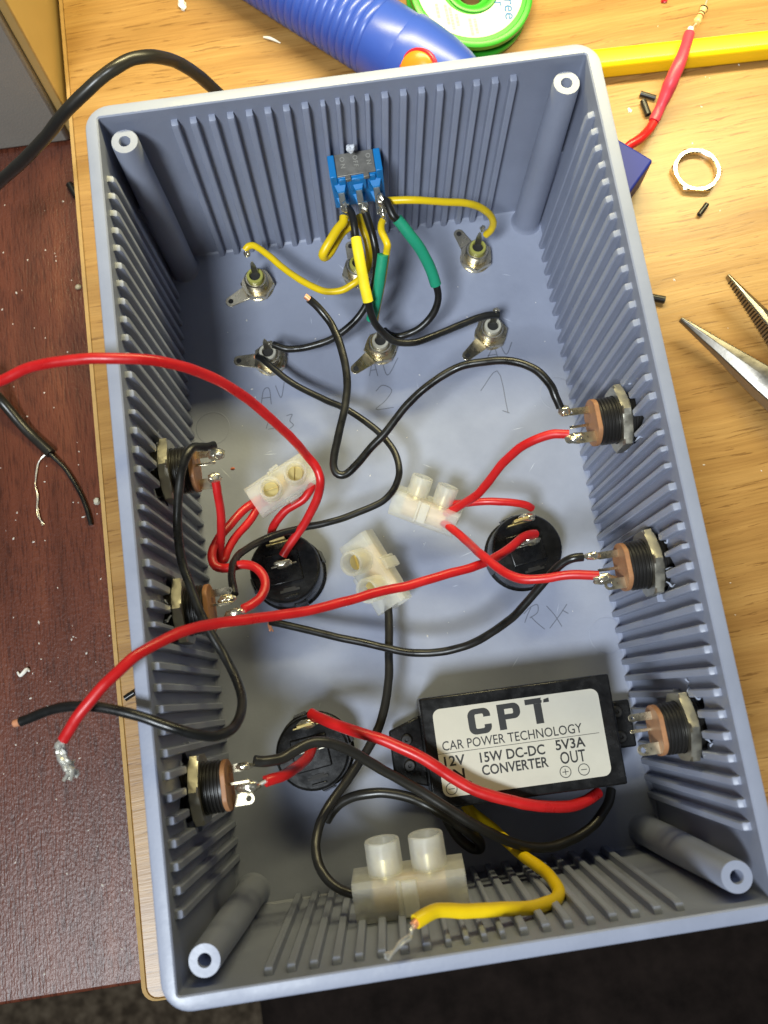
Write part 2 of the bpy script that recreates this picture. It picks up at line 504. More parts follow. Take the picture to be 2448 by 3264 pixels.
for i in range(n - 1):
    fs += [(i, i + 1, 2 * n + i + 1, 2 * n + i), (2 * n + i, 2 * n + i + 1, 3 * n + i + 1, 3 * n + i), (n + i + 1, n + i, 3 * n + i, 3 * n + i + 1), (i + 1, i, n + i, n + i + 1)]
b.add(vs, fs)
local(b, DM).build('edge_band', EDGEBAND, dk)

# ---- grey case at the upper left
GM = Matrix.Translation((-84, 149, -18))
gc = thing('grey_case', 'large grey plastic equipment case standing on the mahogany table, warm light painted on its oak side', 'case', GM)
b = MB(); b.box(-190, -3, 0, 300, 0, 215); b.build('body', GREYBX, gc, bevel=1.5)
b = MB(); b.box(-2.95, 0, 1.2, 298, 1.5, 213); b.build('side_panel', LITSIDE, gc, bevel=0.5)  # side face of the grey case, its warm light put into the colour

# ---- stand-in block for the unidentified dark area in front of the desk
b = MB()
L = []
for z, e in [(-300, 12), (-292, 2), (-270, 0), (-245, 2), (-236, 12), (-233, 28)]:
    L.append([(x, y, z) for x, y in [(-98 + e, -126 - e), (-98 + e, -470 + e), (330 - e, -470 + e), (330 - e, -126 - e)]])
b.loops(L)
tag(b.build('dark_stand_in', DARKFILL, None, (110, -300, -300), bevel=10, seg=4),
    'dark brown block standing in for the dark area below the front edge of the worktop', 'stand-in block')

# ================================================================== the enclosure
W2 = 59.13; L2 = 95.0; H = 66.84; FZ = 2.5
WI, LI = W2 - 2.95, L2 - 2.95         # inner half size at the rim
WF, LF = W2 - 4.0, L2 - 4.0           # inner half size at the floor


def rrect(hx, hy, r, z, n=8):
    out = []
    for sx, sy, a0 in [(1, 1, 0), (-1, 1, 90), (-1, -1, 180), (1, -1, 270)]:
        for k in range(n + 1):
            a = math.radians(a0 + 90 * k / n)
            out.append((sx * (hx - r) + r * math.cos(a), sy * (hy - r) + r * math.sin(a), z))
    return out


BM_ = Matrix.Translation((0, 0, 0))
box = thing('plastic_enclosure', 'open blue-grey plastic project box with ribbed inner walls, wired with sockets', 'enclosure')
b = MB()
loops = [rrect(W2 - 1.6, L2 - 1.6, 4.5, 0.0), rrect(W2 - 1.0, L2 - 1.0, 5.0, 0.6), rrect(W2, L2, 5.6, H - 0.5), rrect(W2 - 0.15, L2 - 0.15, 5.5, H - 0.14),
         rrect(W2 - 0.5, L2 - 0.5, 5.2, H), rrect(WI + 0.3, LI + 0.3, 0.9, H), rrect(WI, LI, 0.6, H - 0.3),
         rrect(WF + 0.25, LF + 0.25, 0.9, FZ + 1.4), rrect(WF + 0.05, LF + 0.05, 0.9, FZ + 0.35), rrect(WF - 0.5, LF - 0.5, 0.7, FZ)]
b.loops(loops)
shell = b.build('shell', BOX, box, ang=30)

JACKS = [(1, 11.4, 43.8), (1, -23.3, 43.8), (1, -59.8, 44.2), (-1, 14.6, 41.5), (-1, -18.6, 41.5), (-1, -57.7, 43.0)]
# ragged holes cut through the side walls for the sockets
rnd = random.Random(3)
b = MB()
for sx, y, z in JACKS:
    n = 40; ring = []
    ph = rnd.random() * 6
    for i in range(n):
        a = 2 * math.pi * i / n
        rr = 6.9 + 0.5 * math.sin(3 * a + ph) + rnd.uniform(-0.15, 0.25)
        for c, amp in [(0.15, 2.9), (1.0, 3.5), (1.9, 3.0), (3.9, 2.2), (5.4, 2.8)]:
            d = (a - c + math.pi) % (2 * math.pi) - math.pi
            rr += amp * math.exp(-(d / 0.16) ** 2) * rnd.uniform(0.75, 1.1)
        ring.append((y + rr * math.cos(a), z + rr * math.sin(a)))
    b.loops([[(sx * 50, p, q) for p, q in ring], [(sx * 62, p, q) for p, q in ring]])
cut = b.build('cutter', BOX)
md = shell.modifiers.new('holes', 'BOOLEAN'); md.object = cut; md.operation = 'DIFFERENCE'; md.solver = 'EXACT'
bpy.context.view_layer.update()
dg = bpy.context.evaluated_depsgraph_get()
me2 = bpy.data.meshes.new_from_object(shell.evaluated_get(dg))
shell.modifiers.clear(); old = shell.data; shell.data = me2; bpy.data.meshes.remove(old)
bpy.data.objects.remove(cut)
me2.name = 'shell'
for p in me2.polygons: p.use_smooth = True
me2.set_sharp_from_angle(angle=math.radians(30))


def inner(z, axis):
    a, c = (WF + 0.2, WI) if axis == 'x' else (LF + 0.2, LI)
    return a + (c - a) * (z - FZ) / (H - FZ)


def rib(mb, axis, sgn, u, wdt, z0, z1, tip=True):
    """one rib on the wall facing -sgn*axis, at u along the wall"""
    pr = 1.75; hw = wdt / 2
    def pt(uu, d, z):
        a = sgn * (inner(z, axis) - d)
        return (a, uu, z) if axis == 'x' else (uu, a, z)
    hw2 = hw * 0.86
    secs = [(z0, 1.0, 1.0)]
    if tip: secs += [(z1 - 1.3, 1.0, 1.0), (z1 - 0.45, 0.80, 0.97), (z1, 0.30, 0.85)]
    else: secs += [(z1, 1.0, 1.0)]
    L = []
    for z, k, s in secs:
        p = pr * k
        L.append([pt(u - hw * s, -0.4, z), pt(u - hw2 * s, p - 0.25 * k, z), pt(u - (hw2 - 0.25) * s, p, z), pt(u + (hw2 - 0.25) * s, p, z), pt(u + hw2 * s, p - 0.25 * k, z), pt(u + hw * s, -0.4, z)])
    mb.loops(L)


RIBX = [(39.7, 1.9), (35.35, 1.9), (31.0, 1.9), (26.7, 1.9), (22.35, 1.9), (18.0, 1.9), (13.7, 1.9), (9.35, 1.9), (5.2, 1.3), (1.7, 1.3)]
RIBY = [(78.7 - 4.3 * i, 1.9) for i in range(13)] + [(22.9, 1.3), (18.7, 1.9), (14.4, 1.9), (10.1, 1.9), (5.5, 1.3), (1.8, 1.3)]
for sgn in (1, -1):
    b = MB()
    for u, wd in RIBX:
        for k in (1, -1): rib(b, 'y', sgn, k * u, wd, FZ - 0.2, 62.9)
    b.build('wall_ribs', BOX, box, ang=30)
for sgn in (1, -1):
    b = MB()
    for u0, wd in RIBY:
        for k in (1, -1):
            u = u0 * k; segs = [(FZ - 0.2, 63.5, True)]
            for sx, jy, jz in JACKS:
                if sx == sgn and abs(u - jy) < 8.3:
                    hh = math.sqrt(max(0.1, 8.3 ** 2 - (u - jy) ** 2)); new = []
                    for a0, a1, tp in segs:
                        if a1 > jz - hh and a0 < jz + hh:
                            if jz - hh - a0 > 0.5: new.append((a0, jz - hh - random.uniform(0, 0.7), False))
                            if a1 - jz - hh > 1.8: new.append((jz + hh + random.uniform(0, 0.9), a1, tp))
                        else: new.append((a0, a1, tp))
                    segs = new
            for a0, a1, tp in segs: rib(b, 'x', sgn, u, wd, a0, a1, tp)
    b.build('wall_ribs', BOX, box, ang=30)

# corner posts
for sx, sy in [(-1, 1), (1, 1), (1, -1), (-1, -1)]:
    b = MB(Matrix.Translation((sx * 51.25, sy * 87.3, 0)))
    b.lathe([(4.7, FZ - 0.2), (4.1, FZ + 0.5), (3.9, FZ + 2.0), (3.75, 30), (3.15, 63.4), (3.0, 63.9), (1.35, 63.9), (1.25, 63.6), (1.2, 45), (1.2, 44)], 32)
    po = b.build('corner_post', BOX, box)
    b = MB()  # webs tying the post to the corner
    ang = math.atan2(sy, sx)
    for da in (math.radians(38), math.radians(-38)):
        px, py = sx * 51.25, sy * 87.3
        d = Vector((math.cos(ang + da), math.sin(ang + da), 0)); t = Vector((-d.y, d.x, 0)) * 0.6
        o0 = Vector((px, py, 0)) + d * 2.6; o1 = Vector((px, py, 0)) + d * 5.6
        L = [[o0 - t, o0 + t, o1 + t, o1 - t]]
        b.loops([[tuple(p + Vector((0, 0, z))) for p in L[0]] for z in (FZ - 0.1, 36)])
    b.build('web', BOX, po)

# moulding rings and pencil writing on the floor
for dx, dy in [(460, 925), (1203, 850), (1312, 1372)]:
    c = P(dx, dy, FZ); b = MB(Matrix.Translation((c.x, c.y, FZ)))
    b.lathe([(4.55, -0.05), (4.55, 0.05), (4.75, 0.07), (4.9, 0.0), (4.9, -0.05)], 48, closed=True)
    b.build('moulding_ring', BOX, box)


def strokes(lst, name='pencil_writing'):
    b = MB()
    for s in lst:
        pts = [P(x, y, FZ) + Vector((0, 0, 0.03)) for x, y in s]
        pts = spline(pts, 4)
        for i in range(len(pts) - 1):
            d = pts[i + 1] - pts[i]
            if d.length < 1e-5: continue
            t = Vector((-d.y, d.x, 0)).normalized() * 0.13
            e = d.normalized() * 0.03
            b.loops([[tuple(q + Vector((0, 0, dz))) for q in (pts[i] - t - e, pts[i] + t - e, pts[i + 1] + t + e, pts[i + 1] - t + e)] for dz in (-0.02, 0.0)])
    b.build(name, PENCIL, box)


def q3(x, y): return (x / 2, 553 + y / 2)
def q4(x, y): return (829.5 + x / 2, 553 + y / 2)
def q6(x, y): return (829.5 + x / 2, 1106 + y / 2)
def q7(x, y): return (x / 2, 1659 + y / 2)
def q8(x, y): return (829.5 + x / 2, 1659 + y / 2)
def q5(x, y): return (x / 2, 1106 + y / 2)


strokes([[q3(1128, 640), q3(1142, 575), q3(1160, 570), q3(1172, 640)], [q3(1132, 615), q3(1170, 610)], [q3(1190, 560), q3(1214, 612), q3(1228, 545)],
         [q3(1150, 745), q3(1170, 695), q3(1190, 740), q3(1160, 748)], [q3(1238, 690), q3(1262, 684), q3(1252, 712), q3(1268, 730), q3(1245, 750)]])
strokes([[(798, 812), (806, 780), (816, 812)], [(801, 800), (814, 798)], [q4(-10, 450), q4(15, 515), q4(60, 440)],
         [(812, 845), (826, 832), (846, 842), (832, 866), (812, 884), (850, 880)]])
strokes([[q4(440, 455), q4(474, 395), q4(492, 440)], [q4(448, 430), q4(486, 425)], [q4(500, 380), q4(528, 425), q4(552, 372)],
         [q4(418, 582), q4(488, 496), q4(536, 678)], [q4(512, 668), q4(542, 678)]])
strokes([[q6(608, 478), q6(620, 444), q6(634, 414)], [q6(604, 440), q6(634, 410), q6(662, 400), q6(664, 432), q6(630, 458)], [q6(634, 452), q6(662, 480), q6(694, 506)],
         [q6(702, 406), q6(736, 444), q6(768, 494)], [q6(790, 398), q6(758, 446), q6(716, 502)], [q6(770, 424), q6(796, 438)]])


def merge_into(o, extra, m):
    """burrs and scuffs belong to the moulding's own mesh"""
    bm = bmesh.new(); bm.from_mesh(o.data); n0 = len(bm.faces)
    bm.from_mesh(extra.data); bm.faces.ensure_lookup_table()
    o.data.materials.append(m); k = len(o.data.materials) - 1
    for f in bm.faces[n0:]: f.material_index = k
    bm.to_mesh(o.data); bm.free()
    me = extra.data; bpy.data.objects.remove(extra); bpy.data.meshes.remove(me)


rb_ = random.Random(8)
b = MB()
for sx, jy, jz in JACKS:
    for k in range(9):
        aa = rb_.uniform(-1.2, 2.6); rr0 = rb_.uniform(8.2, 10.2)
        y0, z0 = jy + rr0 * math.cos(aa), jz + rr0 * math.sin(aa)
        if z0 > 60: continue
        x0 = sx * (inner(z0, 'x') - rb_.uniform(0.05, 0.3))
        pts = [Vector((x0, y0, z0))]
        for j in range(3): pts.append(pts[-1] + Vector((-sx * rb_.uniform(-0.1, 0.7), rb_.uniform(-0.8, 0.8), rb_.uniform(-0.7, 0.7))))
        b.tube(pts, [0.12, 0.22, 0.06], 5, 3)
merge_into(shell, b.build('burrs', BURR), BURR)
b = MB()
for k in range(26):
    c = Vector((rb_.uniform(-46, 46), rb_.uniform(-60, 80), FZ + 0.012)); an = rb_.uniform(0, 3.14); ln = rb_.uniform(0.8, 5.0)
    d = Vector((math.cos(an), math.sin(an), 0)); t = Vector((-d.y, d.x, 0)) * rb_.uniform(0.03, 0.09)
    b.add([tuple(c - t * 0.2), tuple(c + d * ln * .5 + t), tuple(c + d * ln + t * 0.3), tuple(c + d * ln * .5 - t)], [(0, 1, 2, 3)])
merge_into(shell, b.build('marks', SCRATCH), SCRATCH)

# ================================================================== sockets on the side walls
def hexpoly(r, rot=0): return [(r * math.cos(math.radians(60 * i + rot)), r * math.sin(math.radians(60 * i + rot))) for i in range(6)]


def dc_jack(name, label, group):
    """local z points into the box from the inner wall face, local x runs along the wall"""
    t = thing(name, label, 'power socket', None, group)
    b = MB(); b.lathe([(5.6, -4.2), (11.0, -4.2), (11.0, -3.3), (5.6, -3.3)], 36, closed=True); b.build('flange', BLACKP, t)
    b = MB()
    prof = [(5.2, -3.6)]
    z = -3.4
    while z < 7.6:
        prof += [(5.62, z), (5.62, z + 0.22), (5.25, z + 0.42), (5.25, z + 0.55)]; z += 0.8
    prof += [(5.3, 8.0), (0.0001, 8.0)]
    b.lathe(prof, 36, cap1=False); b.build('threaded_barrel', BLACKTH, t, ang=30)
    # hexagonal nut with chamfered corners and a round bore
    b = MB(); hp = []
    n = 48
    def hexr(a): k = math.cos(((a + math.pi / 6) % (math.pi / 3)) - math.pi / 6); return 7.25 / k
    prof = []
    for zz, lim in [(1.5, 7.7), (1.8, 8.35), (3.4, 8.35), (3.7, 7.7)]:
        prof.append([(min(hexr(2 * math.pi * i / n), lim) * math.cos(2 * math.pi * i / n), min(hexr(2 * math.pi * i / n), lim) * math.sin(2 * math.pi * i / n), zz) for i in range(n)])
    for zz in (3.7, 1.5):
        prof.append([(5.75 * math.cos(2 * math.pi * i / n), 5.75 * math.sin(2 * math.pi * i / n), zz) for i in range(n)])
    b.loops(prof, closed=True)
    b.build('nut', STEEL, t, ang=20)
    b = MB(); pl = []
    for i in range(48):  # fibre plate with two flats
        a = 2 * math.pi * i / 48; pl.append((max(-4.6, min(4.6, 5.5 * math.cos(a) * 1.0)), 5.5 * math.sin(a)))
    pl = [(x * 1.17, y) for x, y in pl]
    b.prism([(y, x) for x, y in pl], 8.01, 9.1); b.build('fibre_plate', FIBRE, t, bevel=0.15)
    def lug(x, y, w, tip, hole):
        """flat tag standing out of the plate with a round, pierced end"""
        r_ = w / 2; zc = tip - r_; n = 16
        out = [(x - r_, 8.9)] + [(x + r_ * math.cos(a), zc + r_ * math.sin(a)) for a in np.linspace(math.pi, 0, n)] + [(x + r_, 8.9)]
        m = len(out)
        hp = [(x + hole * math.cos(math.pi * 1.25 - 2 * math.pi * i / m * 1.0), zc + hole * math.sin(math.pi * 1.25 - 2 * math.pi * i / m)) for i in range(m)]
        vs = [(px, y, pz) for px, pz in out] + [(px, y, pz) for px, pz in hp] + [(px, y + 0.4, pz) for px, pz in out] + [(px, y + 0.4, pz) for px, pz in hp]
        fs = []
        for i in range(m):
            j = (i + 1) % m
            fs += [(i, j, m + j, m + i), (2 * m + j, 2 * m + i, 3 * m + i, 3 * m + j), (j, i, 2 * m + i, 2 * m + j), (m + i, m + j, 3 * m + j, 3 * m + i)]
        bb = MB().add(vs, fs); bb.build('lug', NICKEL, t, ang=30)
    lug(3.3, -0.35, 1.7, 14.2, 0.4)
    lug(-3.6, -1.6, 2.5, 13.9, 0.65)
    b = MB(); b.box(-0.1, 0.6, 2.0, 2.25, 8.9, 13.8); b.build('lug', NICKEL, t, bevel=0.08)
    return t


def jackM(sx, y, z, flip=False):
    x = sx * inner(z, 'x')
    zd = Vector((-sx, 0, 0)); xd = Vector((0, 1, 0))
    return frame((x, y, z), zd, xd)


JL = ['black power socket on the right wall nearest the blue switch, under the pliers side',
      'black power socket in the middle of the right wall, beside the round black rocker',
      'black power socket with no wires soldered to it, beside the converter',
      'black power socket on the left wall with a long black wire bent over it',
      'black power socket in the middle of the left wall, crossed by the long red wire',
      'black power socket with a yellow glinting nut, lowest on the left wall']
JL[0] = 'black power socket on the right wall, closest to the long-nosed pliers'
jp = dc_jack('power_socket', JL[0], 'threaded power sockets in the side walls')
jacks = []
for i, (sx, y, z) in enumerate(JACKS):
    o = jp if i == 0 else copy_tree(jp)
    o['label'] = JL[i]
    place(o, jackM(sx, y, z)); jacks.append(o)


def wchild(mb, parent, name, m, **k):
    """add a part whose mesh was written in box coordinates"""
    Mx = parent.matrix_basis.copy(); Mx.translation = Mx.translation / S
    local(mb, Mx)
    return mb.build(name, m, parent, **k)


def solder(parent, c, r, sq=(1, 1, 1), seed=1, amp=0.35):
    b = MB(); b.blob(c, r, sq, amp, seed)
    return wchild(b, parent, 'solder_blob', SOLDER)


solder(jacks[0], P(1219, 888, 44), 1.35, (1.1, 1, 1), 1)
solder(jacks[0], P(1243, 946, 44), 1.5, (1.7, 0.9, 1), 2)
solder(jacks[1], P(1279, 1201, 44), 1.15, (1.9, 0.8, 0.9), 3)
solder(jacks[1], P(1305, 1250, 44), 1.5, (1.7, 0.9, 1), 4)
solder(jacks[3], P(467, 981, 42.5), 1.5, (1.3, 1.0, 1), 5)
solder(jacks[3], P(464, 1032, 42), 1.3, (1.3, 0.9, 1), 6)
solder(jacks[4], P(490, 1295, 41.5), 1.3, (1.6, 0.9, 1), 7)
solder(jacks[4], P(508, 1326, 41.5), 1.5, (1.5, 0.9, 1), 8)
solder(jacks[5], P(527, 1655, 43.5), 1.1, (1.8, 0.8, 1), 9)
solder(jacks[5], P(536, 1699, 43.5), 1.5, (1.7, 1.0, 1), 10)


# ================================================================== phono sockets on the floor
def phono(label, ins):
    t = thing('phono_socket', label, 'phono socket', None, 'phono sockets in the box floor')
    n = 40
    b = MB()      # solder tag: washer ring with an arm and a hole, arm along +x
    ring = []
    for i in range(n + 1):
        a = math.radians(28) + (2 * math.pi - math.radians(56)) * i / n
        ring.append((4.6 * math.cos(a), 4.6 * math.sin(a)))
    arm = [(9.0, -1.55)] + [(9.2 + 1.55 * math.cos(a), 1.55 * math.sin(a)) for a in np.linspace(-math.pi / 2, math.pi / 2, 9)] + [(9.0, 1.55)]
    b.prism(ring + arm, 0.05, 0.5); b.build('solder_tag', NICKEL, t, bevel=0.08)
    b = MB(); b.lathe([(0.75, 0.49), (0.75, 0.53), (0.05, 0.53)], 16); 
    for i, v in enumerate(b.v): b.v[i] = v + Vector((9.2, 0, 0))
    tg = [c for c in children(t) if c.name.startswith('solder_tag')][0]
    b.build('tag_hole', HOLE, tg)
    # nut
    b = MB(); m = 48; prof = []
    def hexr(a): k = math.cos(((a + math.pi / 6) % (math.pi / 3)) - math.pi / 6); return 4.3 / k
    for zz, lim in [(0.55, 4.6), (0.8, 4.95), (2.3, 4.95), (2.6, 4.5)]:
        prof.append([(min(hexr(2 * math.pi * i / m), lim) * math.cos(2 * math.pi * i / m), min(hexr(2 * math.pi * i / m), lim) * math.sin(2 * math.pi * i / m), zz) for i in range(m)])
    for zz in (2.6, 0.55): prof.append([(3.2 * math.cos(2 * math.pi * i / m), 3.2 * math.sin(2 * math.pi * i / m), zz) for i in range(m)])
    b.loops(prof, closed=True); b.build('nut', NICKEL, t, ang=20)
    b = MB(); prof = [(3.1, 0.0)]; z = 2.4
    while z < 5.4: prof += [(3.35, z), (3.35, z + 0.12), (3.1, z + 0.3), (3.1, z + 0.38)]; z += 0.55
    prof += [(3.0, 5.7), (2.9, 6.0), (2.5, 6.0), (2.4, 5.6), (2.4, 1.0)]
    b.lathe(prof, 36, cap1=False); b.build('barrel', NICKEL, t, ang=30)
    b = MB(); b.lathe([(2.38, 4.0), (2.38, 7.3), (2.2, 7.5), (1.65, 7.5), (1.55, 7.2), (1.55, 4.4), (0.01, 4.4)], 28, cap1=False); b.build('insulator', ins, t)
    b = MB(); b.lathe([(1.54, 4.41), (1.54, 6.6), (0.01, 6.6)], 20, cap1=False); b.build('insulator_bore', HOLE, t)
    b = MB()      # split centre pin: a curved sliver with a pointed top
    L = []
    for zz, hw in [(5.0, 1.0), (9.0, 0.95), (11.5, 0.75), (13.2, 0.35)]:
        L.append([(-hw, 1.1, zz), (0, 1.45, zz), (hw, 1.1, zz), (hw * 0.9, 0.85, zz), (0, 1.2, zz), (-hw * 0.9, 0.85, zz)])
    b.loops(L); b.build('centre_pin', STEEL, t)
    return t


RCA = [(-30.3, 78.2, -157, 'olive', 'phono socket with a yellow wire at the ribbed corner left of the blue switch'),
       (-0.6, 77.8, 97, 'olive', 'phono socket hidden under the bundle of wires below the blue switch'),
       (34.3, 77.6, 113, 'olive', 'phono socket with a yellow insulator, right of the blue switch, tag pointing to the ribs'),
       (-29.4, 54.7, 172, 'cream', 'phono socket with two black wires and a burnt tag at the left'),
       (2.4, 53.4, -149, 'cream', 'phono socket at the end of the green-sleeved wire, above the pencilled 2'),
       (34.5, 53.2, -145, 'cream', 'phono socket with one black wire, above the pencilled 1')]
proto = {}
phonos = []
for x, y, ang, ins, lab in RCA:
    if ins not in proto: o = proto[ins] = phono(lab, OLIVE if ins == 'olive' else CREAM)
    else: o = copy_tree(proto[ins]); o['label'] = lab
    Mx = Matrix.Translation((x, y, FZ)) @ Matrix.Rotation(math.radians(ang), 4, 'Z')
    place(o, Mx); phonos.append(o)
# every pin stands towards the ribs: turn it back against the tag's angle
for o, r_ in zip(phonos, RCA):
    for c in children(o):
        if c.name.startswith('centre_pin'): c.rotation_euler = (0, 0, math.radians(-r_[2] + random.uniform(-15, 15)))
solder(phonos[0], P(533, 548, 14.5), 0.9, (1, 1, 1.3), 21)
solder(phonos[2], P(1043, 494, 14.5), 0.8, (1, 1, 1.6), 22)
solder(phonos[3], P(584, 742, 14), 0.8, (1, 1, 1), 23)
solder(phonos[5], P(1072, 671, 14), 0.8, (1.2, 1, 1), 24)


# ================================================================== rocker switches
def rocker(label):
    t = thing('rocker_switch', label, 'switch', None, 'round black rocker switches in the box floor')
    b = MB(); b.lathe([(10.1, 0), (10.15, 0.8), (9.75, 1.2), (9.55, 1.3), (9.3, 11.2), (9.0, 11.9), (8.6, 12.2), (0.01, 12.2)], 48, cap1=False)
    b.build('body', BLACKP, t, ang=30)
    for k in range(4):
        M = Matrix.Rotation(math.radians(90 * k + 10), 4, 'Z')
        b = MB(M); b.loops([[(9.2, -1.7, 3), (10.5, -1.7, 3), (10.5, 1.7, 3), (9.2, 1.7, 3)], [(9.0, -1.7, 8.5), (9.75, -1.7, 8.5), (9.75, 1.7, 8.5), (9.0, 1.7, 8.5)]])
        b.build('snap_tab', BLACKP, t, bevel=0.2)
    b = MB(); b.box(-5.0, 4.2, -4.1, 4.1, 12.15, 12.9); b.build('raised_back', BLACKP, t, bevel=0.35)
    for yy in (0.9, 7.0):
        b = MB(); b.box(-2.0, 2.0, yy - 0.35, yy + 0.35, 12.0, 16.8); b.box(-3.4, 3.4, yy - 0.5, yy - 0.1, 12.0, 13.6)
        b.build('terminal', BRASS if yy > 3 else STEEL, t, bevel=0.1)
    b = MB(); b.box(-2.6, 2.6, -6.4, -5.8, 12.1, 12.45); b.box(-1.6, 1.6, -5.8, -5.3, 12.1, 12.4); b.build('terminal_slot', HOLE, t)
    b = MB()
    b.box(-1.9, 1.9, -7.9, -7.4, 12.1, 12.75); b.build('slot_lip', BLACKP, t, bevel=0.1)
    return t


RK = [(-31.7, -7.6, 6, 'round black rocker switch with two red wires, between the left sockets'),
      (31.9, -11.6, 8, 'round black rocker switch crossed by red wires, near the right wall'),
      (-30.6, -55.0, 6, 'round black rocker switch deep in shadow, left of the converter')]
rp = rocker(RK[0][3]); rocks = []
for i, (x, y, a, lab) in enumerate(RK):
    o = rp if i == 0 else copy_tree(rp); o['label'] = lab
    place(o, Matrix.Translation((x, y, FZ)) @ Matrix.Rotation(math.radians(a), 4, 'Z')); rocks.append(o)
solder(rocks[0], P(612, 1218, 18), 1.4, (1.6, 0.8, 0.8), 31)
solder(rocks[1], P(1149, 1168, 18), 1.4, (1.6, 0.8, 0.8), 32)
solder(rocks[1], P(1139, 1118, 18), 1.4, (1.6, 0.8, 0.8), 33)
solder(rocks[2], P(664, 1563, 18), 1.5, (1.6, 0.8, 0.8), 34)


# ================================================================== blue toggle switch on the far wall
SM = Matrix.Translation((1.35, 89.7, 37.7)) @ Matrix.Rotation(math.radians(-3), 4, 'Y')
sw = thing('toggle_switch', 'bright blue toggle switch with a metal plate, fixed to the far ribbed wall', 'switch', SM)
b = MB()   # local: x across, y towards the wall (0) .. -9.6 front, z up
b.box(-6.7, -4.95, -6.3, 0, -7.0, 7.3); b.box(4.95, 6.7, -6.3, 0, -7.0, 7.3)
b.box(-5.0, 5.0, -6.0, 0, -7.0, 6.1)
b.box(-2.2, 2.2, -6.8, -5.9, 0.8, 5.9)
b.box(-4.7, -2.9, -6.5, -5.9, 1.0, 5.9); b.box(2.9, 4.7, -6.5, -5.9, 1.0, 5.9)
b.build('body', BLUESW, sw, bevel=0.25)
b = MB()
for xx in (-4.5, 0, 4.5):
    for zz in (2.3, -3.6):
        b.loops([[(xx - 1.7, -5.9, zz - 1.6), (xx + 1.7, -5.9, zz - 1.6), (xx + 1.7, -5.9, zz + 1.6), (xx - 1.7, -5.9, zz + 1.6)],
                 [(xx - 0.9, -8.0, zz - 0.8), (xx + 0.9, -8.0, zz - 0.8), (xx + 0.9, -8.0, zz + 0.8), (xx - 0.9, -8.0, zz + 0.8)]])
b.build('terminal_boss', BLUESW, sw, bevel=0.15)
b = MB()
b.box(-4.9, 4.9, -5.9, 0.3, 6.15, 6.65)
b.box(-2.9, -1.5, -7.0, -5.8, 5.5, 6.64); b.box(1.7, 3.1, -7.0, -5.8, 5.5, 6.64)
pl = b.build('metal_plate', mat('worn_metal', (0.30, 0.285, 0.25), 0.5, 0.7, bump=0.3, bscale=500, vary=0.25, vscale=300), sw, bevel=0.1)
b = MB()
for xx, tx in ((-3.1, 'ON'), (0.2, 'OFF'), (3.5, 'ON')):
    Mt = Matrix.Translation((xx - 0.5, -0.6, 6.68)) @ Matrix.Rotation(math.radians(-90), 4, 'Z')
    b.add(*text_mb(tx, 1.7, Mt, bold=0.0, spacing=1.6 if tx == 'ON' else 1.2))
b.build('lettering', mat('stamped_letters', (0.55, 0.53, 0.46), 0.45, 0.6), pl)
for xx in (-4.5, 0, 4.5):
    for zz in (2.3, -3.6):
        b = MB(); b.box(xx - 0.8, xx + 0.8, -11.8, -7.6, zz - 0.3, zz + 0.3); b.build('terminal', STEEL, sw, bevel=0.12)
b = MB(); b.lathe([(3.0, 0.1), (3.0, 3.0)], 24)
b.v = [Vector((v.x, v.z, v.y)) for v in b.v]
b.build('bushing', STEEL, sw)
for dx, dy, z, r_, sd in [(746, 447, 39.5, 1.25, 41), (742, 470, 37, 1.1, 46), (786, 447, 39.5, 1.25, 42), (822, 431, 40.5, 1.4, 43), (826, 455, 38, 1.35, 44), (828, 474, 36.5, 1.1, 45)]:
    solder(sw, P(dx, dy, z), r_, (0.85, 1.3, 1.0), sd)
b = MB(); b.blob(P(756, 321, 49), 1.0, (1, 1, 1), 0.7, 51)
tag(b.build('glue_lump', GLUE, None, P(756, 321, 49)), 'small lump of clear glue on the ribs above the blue switch', 'glue')


